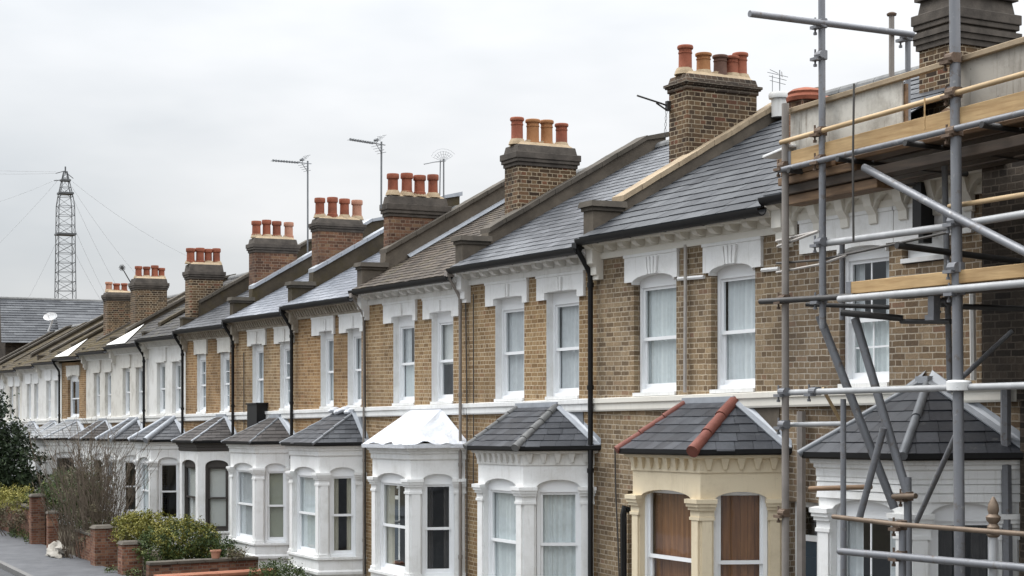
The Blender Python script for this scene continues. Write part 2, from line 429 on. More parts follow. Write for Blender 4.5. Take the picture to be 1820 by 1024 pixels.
M['room'] = plain('dim_room_plaster', (.17,.165,.155), .9)
M['door'] = plain('dark_painted_door', (.03,.05,.07), .35)
M['glass'] = glass_mat()
M['mast'] = plain('dark_mast_steel', (.10,.105,.11), .6, .3)
M['aerial'] = plain('aerial_aluminium', (.22,.23,.24), .45, .5)
M['wire'] = plain('guy_wire', (.36,.37,.38), .6)
M['dish'] = plain('white_dish', (.80,.80,.80), .35, var=.03)
M['soil'] = stone_mat('garden_soil', (.045,.035,.024), (.10,.08,.055), 3, .95, (.04,.05,.02), .6)
M['soil_red'] = stone_mat('rust_red_coping', (.24,.085,.048), (.34,.15,.09), 3, .85, (.12,.075,.05), .5)
M['asphalt'] = stone_mat('asphalt', (.045,.046,.049), (.075,.076,.08), 9, .8, (.04,.04,.042), .4)
M['paving'] = stone_mat('worn_pavement', (.058,.06,.065), (.115,.117,.124), 1.6, .7, (.09,.092,.1), .5)
M['kerb'] = stone_mat('kerb_stone', (.12,.118,.115), (.18,.175,.17), 5, .9, (.14,.13,.12), .4)
M['line'] = plain('worn_yellow_line', (.50,.42,.22), .7, var=.25, scale=9)
M['twig'] = plain('bare_twig', (.125,.098,.072), .9, var=.3)
M['trunk'] = stone_mat('bark', (.06,.046,.034), (.13,.10,.075), 8, .95, (.03,.026,.02), .5)
M['bag'] = paint_mat('dirty_white_sack', (.34,.315,.275), (.13,.11,.085), 1.3, .8, bumpy=.02)
def leaf_mat(name, stops, trans=.25):
    m, nt, b = newmat(name)
    at = nt.nodes.new('ShaderNodeAttribute'); at.attribute_name = 'rnd'
    c = ramp(nt, at.outputs['Fac'], stops)
    nt.links.new(c, b.inputs['Base Color']); b.inputs['Roughness'].default_value = .6
    b.inputs['Specular IOR Level'].default_value = .25
    return m
M['leaf_yellow'] = leaf_mat('yellow_green_leaf', [(0,(.075,.082,.015)),(.4,(.16,.155,.028)),(.8,(.26,.23,.05)),(1,(.33,.28,.08))])
M['leaf_green'] = leaf_mat('mid_green_leaf', [(0,(.022,.038,.011)),(.5,(.055,.085,.022)),(.85,(.11,.13,.035)),(1,(.18,.18,.055))])
M['leaf_dark'] = leaf_mat('dark_conifer_leaf', [(0,(.008,.016,.007)),(.5,(.019,.033,.013)),(1,(.045,.066,.026))])
M['leaf_brown'] = leaf_mat('dry_brown_leaf', [(0,(.06,.05,.028)),(.5,(.12,.105,.06)),(1,(.22,.19,.12))])

# ------------------------------------------------------------------ windows and walls
def wall_open(mb, F, a0, a1, z0, z1, holes, depth):
    # plain wall sheet with rectangular holes and their reveals
    As = sorted({a0, a1, *[h[0] for h in holes], *[h[1] for h in holes]})
    Zs = sorted({z0, z1, 4.3, 6.0, *[h[2] for h in holes], *[h[3] for h in holes]})
    Zs = [z for z in Zs if z0 <= z <= z1]
    for i in range(len(As)-1):
        for j in range(len(Zs)-1):
            ca, cz = (As[i]+As[i+1])/2, (Zs[j]+Zs[j+1])/2
            if any(h[0] < ca < h[1] and h[2] < cz < h[3] for h in holes): continue
            mb.poly(F.pt(As[i],0,Zs[j]), F.pt(As[i+1],0,Zs[j]), F.pt(As[i+1],0,Zs[j+1]), F.pt(As[i],0,Zs[j+1]))
    for h in holes:
        ring = [(h[0],h[2]),(h[1],h[2]),(h[1],h[3]),(h[0],h[3])]
        for k in range(4):
            (x0,y0),(x1,y1) = ring[k], ring[(k+1)%4]
            mb.poly(F.pt(x0,0,y0), F.pt(x1,0,y1), F.pt(x1,-depth,y1), F.pt(x0,-depth,y0))

def arch_z(a, o0, o1, zsp, rise):
    c, h = (o0+o1)/2, (o1-o0)/2
    return zsp + rise*math.sqrt(max(0, 1-((a-c)/h)**2))**.8 if rise > 0 else zsp

def arch_panel(mb, F, a0, a1, z0, z1, o0, o1, zs, zsp, rise, df, db, segs=12, solid=False):
    P = F.pt
    q = lambda x0,x1,y0,y1,d: mb.poly(P(x0,d,y0),P(x1,d,y0),P(x1,d,y1),P(x0,d,y1))
    q(a0,o0,z0,z1,df); q(o1,a1,z0,z1,df)
    if zs > z0+1e-4: q(o0,o1,z0,zs,df)
    xs = [(o0+o1)/2 - (o1-o0)/2*math.cos(math.pi*k/segs) for k in range(segs+1)]
    az = [arch_z(x,o0,o1,zsp,rise) for x in xs]; az[0] = az[-1] = zsp
    for k in range(segs):
        mb.poly(P(xs[k],df,az[k]),P(xs[k+1],df,az[k+1]),P(xs[k+1],df,z1),P(xs[k],df,z1))
        mb.poly(P(xs[k],df,az[k]),P(xs[k+1],df,az[k+1]),P(xs[k+1],db,az[k+1]),P(xs[k],db,az[k]))
    for x in (o0,o1): mb.poly(P(x,df,zs),P(x,df,zsp),P(x,db,zsp),P(x,db,zs))
    if zs > z0+1e-4: mb.poly(P(o0,df,zs),P(o1,df,zs),P(o1,db,zs),P(o0,db,zs))
    if solid:
        for x in (a0,a1): mb.poly(P(x,df,z0),P(x,df,z1),P(x,db,z1),P(x,db,z0))
        mb.poly(P(a0,df,z1),P(a1,df,z1),P(a1,db,z1),P(a0,db,z1))
        mb.poly(P(a0,df,z0),P(o0,df,z0),P(o0,db,z0),P(a0,db,z0)); mb.poly(P(o1,df,z0),P(a1,df,z0),P(a1,db,z0),P(o1,db,z0))

def curtain_mesh(F, a0, a1, z0, z1, d, kind, rn, zm=None):
    mb = MB()
    if kind == 'flat':
        mb.fbox(F, a0, a1, d-.01, d, z0, z1)
    elif kind == 'planks':
        x = a0; i = 0
        while x < a1-.02:
            w = min(rn.uniform(.085,.125), a1-x)
            dd = d - rn.uniform(0,.012)
            mb.fbox(F, x+.002, x+w-.002, dd-.02, dd, z0, z1); x += w; i += 1
    else:
        segs = [(a0,a1)]
        if kind == 'pair':
            w = (a1-a0); segs = [(a0, a0+w*rn.uniform(.24,.36)), (a1-w*rn.uniform(.22,.34), a1)]
        for b0, b1 in segs:
            n = max(10, int((b1-b0)/.018)); ph = rn.uniform(0,6)
            pts = []
            for k in range(n+1):
                x = b0+(b1-b0)*k/n
                w1 = math.sin(x*62+ph+1.3*math.sin(x*17+ph))
                pts.append((x, d + .016*w1))
            for k in range(n):
                mb.poly(F.pt(pts[k][0],pts[k][1],z0),F.pt(pts[k+1][0],pts[k+1][1],z0),F.pt(pts[k+1][0],pts[k+1][1],z1),F.pt(pts[k][0],pts[k][1],z1))
    return mb

def sash(parent, xf, F, a0, a1, z0, z1, d, cur, rn, frame='upvc', head=.05, bars=0, name='window', meet=.5, fw=.055, head_in=None):
    """sliding sash: box frame, two sashes, a meeting rail; pane and curtain are its children"""
    fr = MB()
    dep = .10
    fr.fbox(F, a0, a0+fw, d-dep, d, z0, z1); fr.fbox(F, a1-fw, a1, d-dep, d, z0, z1)
    fr.fbox(F, a0+fw, a1-fw, d-dep, d-.002, z1-head, z1)
    fr.fbox(F, a0+fw, a1-fw, d-dep, d+.012, z0, z0+.055)
    b0, b1 = a0+fw, a1-fw; y0, y1 = z0+.055, z1-head
    ym = y0+(y1-y0)*meet; st = .042
    du, dl = d-.03, d-.062
    # upper sash
    fr.fbox(F, b0, b0+st, du-.035, du, ym-.02, y1); fr.fbox(F, b1-st, b1, du-.035, du, ym-.02, y1)
    fr.fbox(F, b0+st, b1-st, du-.035, du-.001, y1-st, y1); fr.fbox(F, b0+st, b1-st, du-.035, du+.004, ym-.022, ym+.028)
    # lower sash
    fr.fbox(F, b0, b0+st, dl-.035, dl, y0, ym+.02); fr.fbox(F, b1-st, b1, dl-.035, dl, y0, ym+.02)
    fr.fbox(F, b0+st, b1-st, dl-.035, dl-.001, y0, y0+.075); fr.fbox(F, b0+st, b1-st, dl-.035, dl-.002, ym-.02, ym+.02)
    if bars:
        for (lo, hi, dd) in ((ym+.03, y1-st, du-.012), (y0+.075, ym-.02, dl-.012)):
            for k in range(1, bars+1):
                if k == 1: fr.fbox(F, (b0+b1)/2-.011, (b0+b1)/2+.011, dd-.012, dd, lo, hi)
                else:
                    zz = lo+(hi-lo)*.5; fr.fbox(F, b0+st, b1-st, dd-.012, dd-.001, zz-.011, zz+.011)
    w = fr.build(name, M[frame], parent, xf)
    gl = MB()
    gl.poly(F.pt(b0+st,du-.018,ym+.025), F.pt(b1-st,du-.018,ym+.025), F.pt(b1-st,du-.018,y1-st), F.pt(b0+st,du-.018,y1-st))
    gl.poly(F.pt(b0+st,dl-.018,y0+.07), F.pt(b1-st,dl-.018,y0+.07), F.pt(b1-st,dl-.018,ym-.018), F.pt(b0+st,dl-.018,ym-.018))
    gl.build('pane', M['glass'], w, xf)
    for (mat, kind, lo, hi) in cur:
        c = curtain_mesh(F, b0-.01, b1+.01, y0+(y1-y0)*lo-.0, y0+(y1-y0)*hi, d-.125, kind, rn)
        c.build({'flat':'blind','planks':'wood_boarding'}.get(kind,'curtain'), M[mat], w, xf, smooth=(kind not in ('planks','flat')))
    return w

CUR = {
 'net': [('net','full',0,1)], 'white': [('net_white','full',0,1)], 'pair': [('curtain_grey','pair',0,1)],
 'netpair': [('net','full',0,.52),('curtain_grey','pair',.5,1)], 'dark': [('curtain_dark','pair',0,1)],
 'beige': [('curtain_beige','pair',0,1)], 'green': [('blind_green','flat',0,1)], 'blind': [('blind_white','flat',.45,1)],
 'blindfull': [('blind_white','flat',0,1)], 'boards': [('shutter','planks',0,1)], 'none': [], 'halfnet': [('net','full',0,.5)],
 'greyfull': [('curtain_grey','full',0,1)],
}

def pot(parent, xf, s, p, z0, z1, mat, r=.115, style=0):
    mb = MB(); h = z1-z0
    if style == 0:   # roll-top pot
        prof = [(r*1.22,0),(r*1.2,.05),(r*1.03,.085),(r*1.0,h*.70),(r*1.08,h*.72),(r*1.08,h*.76),(r*1.0,h*.77),(r*1.02,h*.86),(r*1.2,h*.88),(r*1.24,h*.94),(r*1.18,h*.99),(r*1.12,h),(r*.85,h),(r*.84,h*.8)]
    else:            # plain pot with a broad collar
        prof = [(r*1.12,0),(r*1.1,.09),(r*.96,.10),(r*.92,h*.74),(r*1.10,h*.76),(r*1.14,h*.8),(r*1.14,h*.95),(r*1.06,h),(r*.82,h),(r*.8,h*.8)]
    mb.lathe((s,p,z0), prof, 18)
    return mb.build('chimney_pot', M[mat], parent, xf, smooth=True)

def chimney(parent, s0, s1, pf, pb, zbase, zring0, zring1, ztop, pots, brick='brick_stack', potmats=None, style=0, ringout=.075, capm='stack_cap'):
    """stack in world level; pots (p, z0, z1)"""
    mb = MB(); mb.box(s0, s1, pb, pf, zbase, zring0+.01)
    ch = mb.build('chimney', M[brick], parent, WL)
    mb = MB(); h = zring1-zring0; o = ringout
    mb.box(s0-o*.35, s1+o*.35, pb-o*.35, pf+o*.35, zring0-.07, zring0)
    mb.box(s0-o*.75, s1+o*.75, pb-o*.75, pf+o*.75, zring0, zring0+h*.35)
    mb.box(s0-o, s1+o, pb-o, pf+o, zring0+h*.35, zring1)
    mb.box8([(s0-.02,pb-.02,zring1),(s1+.02,pb-.02,zring1),(s1+.02,pf+.02,zring1),(s0-.02,pf+.02,zring1),
             (s0+.01,pb+.01,ztop),(s1-.01,pb+.01,ztop),(s1-.01,pf-.01,ztop),(s0+.01,pf-.01,ztop)])
    cap = mb.build('chimney_cap', M[capm], ch, WL)
    b = cap.modifiers.new('worn', 'BEVEL'); b.width = .012; b.segments = 2
    sm = (s0+s1)/2
    fl = MB()
    fl.box8([(s0+.03,pb+.03,ztop-.01),(s1-.03,pb+.03,ztop-.01),(s1-.03,pf-.03,ztop-.01),(s0+.03,pf-.03,ztop-.01),
             (s0+.12,pb+.12,ztop+.07),(s1-.12,pb+.12,ztop+.07),(s1-.12,pf-.12,ztop+.07),(s0+.12,pf-.12,ztop+.07)])
    for p,a,b_ in pots: fl.lathe((sm,p,ztop+.02), [(.17,0),(.15,.06),(.125,.11)], 12)
    fl.build('mortar_bed', M['flaunching'], ch, WL)
    for i,(p,a,b_) in enumerate(pots):
        pot(ch, WL, sm+rng.uniform(-.03,.03), p+rng.uniform(-.015,.015), ztop+.03, b_+rng.uniform(-.025,.02), (potmats or ['terracotta'])[i % len(potmats or [1])], (.115 if style == 0 else .12)*rng.uniform(.93,1.05), style)
    return ch

# ------------------------------------------------------------------ a terraced house
EAVE_Z, EAVE_P, RID_Z, RID_P = 6.46, .33, 9.05, -4.2
def roof_z(p): return EAVE_Z + (EAVE_P-p)*(RID_Z-EAVE_Z)/(EAVE_P-RID_P)

def house(cfg):
    s0, s1 = cfg['s']; w = s1-s0; mid = (s0+s1)/2
    xf = house_xf(mid); rn = random.Random(int(s0*10))
    root = thing('terraced_house', cfg['label'], 'house', W((mid,0,0)), 'terraced houses down the street')
    F = Face((s0,0), (1,0))
    brick = M[cfg.get('brick','brick_yellow')]; trim = M[cfg.get('trim','white')]
    wins = cfg.get('wins', [(.55,1.55),(2.4,3.45)])
    rec = cfg.get('recess', .16); rise = cfg.get('rise', .05); zsp = cfg.get('zsp', 5.76)
    bt = cfg.get('bay', (.05,.55,2.4,2.9)); pf = cfg.get('pf', .9)
    lows = [q[2] if len(q) > 2 else 4.06 for q in wins]; wins = [q[:2] for q in wins]
    holes = [(a,b,lo,zsp+rise) for (a,b),lo in zip(wins,lows)]
    dr0 = bt[3]+.12; dr1 = min(w-.12, dr0+.95)
    holes.append((dr0,dr1,.0,2.65))
    if cfg.get('baystyle') != 'none': holes.append((bt[0]+.2, bt[3]-.2, .3, 3.1))
    zt = 6.30
    mb = MB()
    up = cfg.get('render')
    if up:
        wall_open(mb, F, 0, w, -.4, 3.95, [h for h in holes if h[3] < 3.9], rec+.02)
        mu = MB(); wall_open(mu, F, 0, w, 3.95, zt, [h for h in holes if h[3] > 3.9], rec+.02)
        mu.build('rendered_wall', M[up], root, xf)
    else: wall_open(mb, F, 0, w, -.4, zt, holes, rec+.02)
    Fb = Face((s1,-8.2), (-1,0))
    wall_open(mb, Fb, 0, w, -.4, 6.3, [], .1)
    # party wall gables, hidden between neighbours
    gz_ = cfg.get('ridz', 9.05)-.15
    mb.poly((s0+.002,0,-.4),(s0+.002,-8.2,-.4),(s0+.002,-8.2,6.3),(s0+.002,RID_P,gz_),(s0+.002,0,6.3))
    mb.poly((s1-.002,0,-.4),(s1-.002,-8.2,-.4),(s1-.002,-8.2,6.3),(s1-.002,RID_P,gz_),(s1-.002,0,6.3))
    mb.build('wall', brick, root, xf)
    # rooms
    mb = MB()
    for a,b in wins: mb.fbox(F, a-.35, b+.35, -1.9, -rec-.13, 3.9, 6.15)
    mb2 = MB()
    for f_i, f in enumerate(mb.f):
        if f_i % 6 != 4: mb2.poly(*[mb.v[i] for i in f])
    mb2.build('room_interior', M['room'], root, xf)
    # string course under the first floor windows
    mb = MB()
    prof = [(0,3.86),(.05,3.86),(.06,3.885),(.06,3.97),(.085,3.99),(.085,4.055),(0,4.07)]
    mb.prism(prof, s0+.0015, s1-.0015)
    mb.build('string_course', M[cfg.get('bandmat','white')], root, xf)
    # window surrounds and windows
    sur = cfg.get('surround', 'white')
    curs = cfg.get('curs', ['net','pair'])
    for i,(a,b) in enumerate(wins):
        if sur:
            mb = MB()
            m0, m1 = cfg['blk'][i] if 'blk' in cfg else (a-.19, b+.19)
            m0 = max(m0,.01); m1 = min(m1,w-.01)
            arch_panel(mb, F, m0, m1, cfg.get('leg',5.75), 6.16, a+.004, b-.004, cfg.get('leg',5.75), zsp, rise, .045, -rec, solid=True)
            c = (a+b)/2; kz = zsp+rise
            ks = cfg.get('key', 3)
            for k in range(ks):
                t = (k-(ks-1)/2)
                x0, x1 = c+t*.075-.028, c+t*.075+.028; x2, x3 = c+t*.1-.034, c+t*.1+.034
                mb.box8([F.pt(x0,.044,kz+.0),F.pt(x1,.044,kz),F.pt(x1,.075,kz),F.pt(x0,.075,kz),
                         F.pt(x2,.044,6.1),F.pt(x3,.044,6.1),F.pt(x3,.085,6.1),F.pt(x2,.085,6.1)])
            mb.fbox(F, m0-.012, m1+.012, .0, .06, 6.125, 6.168)
            mb.build('window_surround', M[sur], root, xf)
        if cfg.get('reveal'):
            for ra, rb in ((a+.003, a+.012), (b-.012, b-.003)):
                mb = MB(); mb.fbox(F, ra, rb, -rec-.01, -.003, 4.08, zsp-.002)
                mb.build('window_reveal', trim, root, xf)
        mb = MB(); lo = lows[i]+.012; mb.fbox(F, a+.004, b-.004, -rec-.08, .03, lo, lo+.053)
        mb.build('window_sill', trim, root, xf)
        head = zsp+rise-.0
        sash(root, xf, F, a+.014, b-.014, lo+.055, head, -rec+.02, CUR[curs[i % len(curs)]], rn, head=.075+rise*.8+cfg.get('headx',0), bars=cfg.get('bars',[0,0])[i % 2], meet=.49, frame=cfg.get('frame','upvc'), fw=cfg.get('fw',.06))
    # cornice
    cs = cfg.get('cornice', 'blocks'); cm = M[cfg.get('cornmat','white')]
    mb = MB()
    if cs != 'plain':
        mb.prism([(0,6.165),(.045,6.165),(.05,6.18),(.05,6.255),(.03,6.262),(0,6.262)], s0+.002, s1-.002)
        n = {'blocks':12,'teeth':26,'arches':8}[cs]; 
        mb.prism([(0,6.262),(.028,6.262),(.028,6.37),(0,6.37)], s0+.002, s1-.002)
        for k in range(n):
            x = s0 + w*(k+.5)/n
            if cs == 'blocks':
                hw = .065
                prof = [(.027,6.275),(.10,6.285),(.16,6.31),(.185,6.345),(.19,6.374),(.027,6.374)]
                mb.prism(prof, x-hw, x+hw)
            elif cs == 'teeth':
                hw = .05
                mb.prism([(.027,6.20),(.09,6.235),(.16,6.374),(.027,6.374)], x-hw, x+hw)
            else:
                hw = .07
                prof = [(.027,5.98),(.07,6.0),(.08,6.1),(.15,6.2),(.2,6.374),(.027,6.374)]
                mb.prism(prof, x-hw, x+hw)
                sp = w/n
                for q in range(6):
                    u0, u1 = q/6, (q+1)/6
                    z0_, z1_ = 6.17+.16*math.sin(math.pi*u0)**.6, 6.17+.16*math.sin(math.pi*u1)**.6
                    if k < n-1: mb.box8([(x+hw+(sp-2*hw)*u0,.028,z0_),(x+hw+(sp-2*hw)*u1,.028,z1_),(x+hw+(sp-2*hw)*u1,.12,z1_),(x+hw+(sp-2*hw)*u0,.12,z0_),
                             (x+hw+(sp-2*hw)*u0,.028,6.37),(x+hw+(sp-2*hw)*u1,.028,6.37),(x+hw+(sp-2*hw)*u1,.12,6.37),(x+hw+(sp-2*hw)*u0,.12,6.37)])
    mb.build('corbel_course', cm, root, xf)
    mb = MB()
    mb.prism([(-.05,6.37),(.20,6.372),(.215,6.385),(.235,6.43),(.25,6.44),(.25,6.475),(-.05,6.475)], s0+.0025, s1-.0025)
    if cs != 'plain':   # end console
        mb.prism([(.0,5.86),(.09,5.86),(.09,5.92),(.13,5.93),(.13,6.05),(.2,6.1),(.2,6.32),(.30,6.37),(.32,6.44),(.0,6.44)], s1-.21, s1-.01)
    mb.build('cornice', M[cfg.get('fascia', cfg.get('cornmat','white'))], root, xf)
    # gutter
    mb = MB()
    arc = [(.345+.078*math.cos(t), 6.475+.10*math.sin(t)) for t in [math.pi+math.pi*k/8 for k in range(9)]]
    arc2 = [(.345+.066*math.cos(t), 6.475+.085*math.sin(t)) for t in [2*math.pi-math.pi*k/8 for k in range(9)]]
    mb.prism(arc+arc2, s0-.01, s1-.03)
    for k in range(5):
        x = s0+w*(k+.5)/5; mb.box(x-.012,x+.012,.25,.30,6.385,6.41)
    mb.build('gutter', M['black_pipe'], root, xf, smooth=True)
    # downpipe
    if cfg.get('pipe', True):
        x = s1 - cfg.get('pipe_off', .02); mb = MB(); r = cfg.get('pipe_r', .042)
        mb.tube([(x-.02,.335,6.42),(x-.02,.335,6.30),(x-.03,.30,6.24),(x-.02,.16,6.03),(x-.02,.12,5.95),(x-.02,.11,5.8),(x-.02,.11,.15),(x-.02,.2,.05)], r, 10)
        for z in (5.75,4.2,2.9,1.2): mb.tube([(x-.02,.11,z),(x-.02,.11,z+.07)], r*1.3, 10)
        mb.box(x-.09,x+.05,.26,.41,6.33,6.42)
        mb.build('downpipe', M[cfg.get('pipemat','black_pipe')], root, xf, smooth=True)
    # roof
    rows, tw, lift = cfg.get('tiles', (24,.27,.012)); RID_Z = cfg.get('ridz', 9.05)
    mb = MB()
    wob = rn.uniform(.0,.02)
    coursed(mb, (s0+.02,EAVE_P,EAVE_Z+.04), (s1-.02,EAVE_P,EAVE_Z+.04), (s1-.02,RID_P,RID_Z), (s0+.02,RID_P,RID_Z), rows, tw, lift, rn)
    mb.poly((s0+.02,RID_P,RID_Z-.01),(s1-.02,RID_P,RID_Z-.01),(s1-.02,-8.4,6.4),(s0+.02,-8.4,6.4), rnd=.4)
    rf = mb.build('roof', M[cfg.get('roof','slate_a')], root, xf)
    mb = MB()
    nrt = int(w/.42)
    for k in range(nrt):
        x0 = s0+.05+(w-.1)*k/nrt; x1 = s0+.05+(w-.1)*(k+1)/nrt-.012
        prof = [(RID_P+.14*math.cos(t), RID_Z-.05+.13*math.sin(t)) for t in [math.pi*j/7 for j in range(8)]]
        mb.prism(prof, x0, x1)
    mb.build('ridge_tile', M[cfg.get('ridge','grey_hip')], rf, xf)
    # party parapet at the far end
    if cfg.get('parapet', True):
        rise_p = cfg.get('prise', .31)
        pm = M[cfg.get('parmat','cement')]; cp = M[cfg.get('copmat','coping_old')]
        a, b = s1-.10, s1+.20
        low = cfg.get('plow', -.42)
        zt0 = 7.10 + cfg.get('pz', 0)
        line = lambda p: roof_z(p)+rise_p
        ps = [low, low-.35, low-.7] + [low-.7-(3.75-.7+low+.12)*k/8 for k in range(1,9)]
        top = [(.12, zt0-.10)] + [(low+.03, zt0-.10)]
        # concave sweep up from the kneeler
        tops = []
        for p in ps:
            zl = line(p)-.08
            if p > low-.4: zl = max(zl, zt0-.14 - (low-p)*.1)
            tops.append((p, zl + rn.uniform(-.006,.006)))
        body = [(.12,6.28),(.12,zt0-.10),(low+.02,zt0-.10)] + tops + [(RID_P-.12, tops[-1][1]+ .12), (RID_P-.12, 8.4), (low,6.28)]
        mb = MB(); mb.prism(body, a, b)
        pw = mb.build('party_parapet', pm, root, xf)
        mb = MB()
        n = len(tops)
        for k in range(n-1):
            (p0,z0),(p1,z1) = tops[k], tops[k+1]
            o = cfg.get('cout', .055); th = cfg.get('cth', .09)
            mb.box8([(a-o,p0,z0),(b+o,p0,z0),(b+o,p1+.008,z1),(a-o,p1+.008,z1),(a-o,p0,z0+th),(b+o,p0,z0+th),(b+o,p1+.008,z1+th),(a-o,p1+.008,z1+th)])
        (p0,z0) = tops[-1]
        mb.box8([(a-.045,p0,z0),(b+.045,p0,z0),(b+.045,RID_P-.18,z0+.1),(a-.045,RID_P-.18,z0+.1),(a-.045,p0,z0+.08),(b+.045,p0,z0+.08),(b+.045,RID_P-.18,z0+.2),(a-.045,RID_P-.18,z0+.2)])
        mb.build('coping', cp, pw, xf)
        mb = MB()
        if cfg.get('cap', True): mb.box8([(a-.07,.19,zt0-.10),(b+.07,.19,zt0-.10),(b+.07,low-.05,zt0-.10),(a-.07,low-.05,zt0-.10),
                 (a-.05,.17,zt0-.01),(b+.05,.17,zt0-.01),(b+.05,low-.05,zt0+.0),(a-.05,low-.05,zt0+.0)])
        if cfg.get('cap', True): mb.box(a-.03,b+.03,low,.15,zt0-.16,zt0-.101)
        else: mb.box(a-.02,b+.02,low+.02,.14,zt0-.10,zt0-.055)
        mb.build('kneeler_cap', M[cfg.get('capmat','coping_old')], pw, xf)
        mb = MB()
        if cfg.get('flash'):
            pts = [(p, roof_z(p)+.045) for p in (low-.5, -3.9)]
            mb.box8([(a-.16,pts[0][0],pts[0][1]),(a-.002,pts[0][0],pts[0][1]+.06),(a-.002,pts[1][0],pts[1][1]+.06),(a-.16,pts[1][0],pts[1][1]),
                     (a-.16,pts[0][0],pts[0][1]+.012),(a-.002,pts[0][0],pts[0][1]+.072),(a-.002,pts[1][0],pts[1][1]+.072),(a-.16,pts[1][0],pts[1][1]+.012)])
            mb.build('lead_flashing', M['lead'], pw, xf)
    # bay
    if cfg.get('baystyle') != 'none': bay(cfg, root, xf, F, s0, bt, pf, rn)
    # door
    mb = MB()
    mb.fbox(F, dr0+.05, dr1-.05, -.165, -.12, .12, 2.15)
    for a in (0,1):
        for z in (0.25,1.2):
            x0 = dr0+.12+a*(dr1-dr0-.2)/2; mb.fbox(F, x0, x0+(dr1-dr0-.34)/2, -.119, -.105, z, z+.75)
    dd = mb.build('front_door', M['door'], root, xf)
    mb = MB(); mb.fbox(F, dr0+.0, dr0+.05, -.18, -.1, .0, 2.64); mb.fbox(F, dr1-.05, dr1, -.18, -.1, .0, 2.64)
    mb.fbox(F, dr0+.05, dr1-.05, -.18, -.1, 2.15, 2.22); mb.fbox(F, dr0+.05, dr1-.05, -.18, -.1, 2.58, 2.64)
    mb.fbox(F, dr0+.05, dr1-.05, -.25, -.03, .0, .12)
    mb.build('door_frame', trim, dd, xf)
    mb = MB(); mb.fbox(F, dr0+.05, dr1-.05, -.16, -.15, 2.22, 2.58); mb.build('fanlight', M['glass'], dd, xf)
    return root, xf

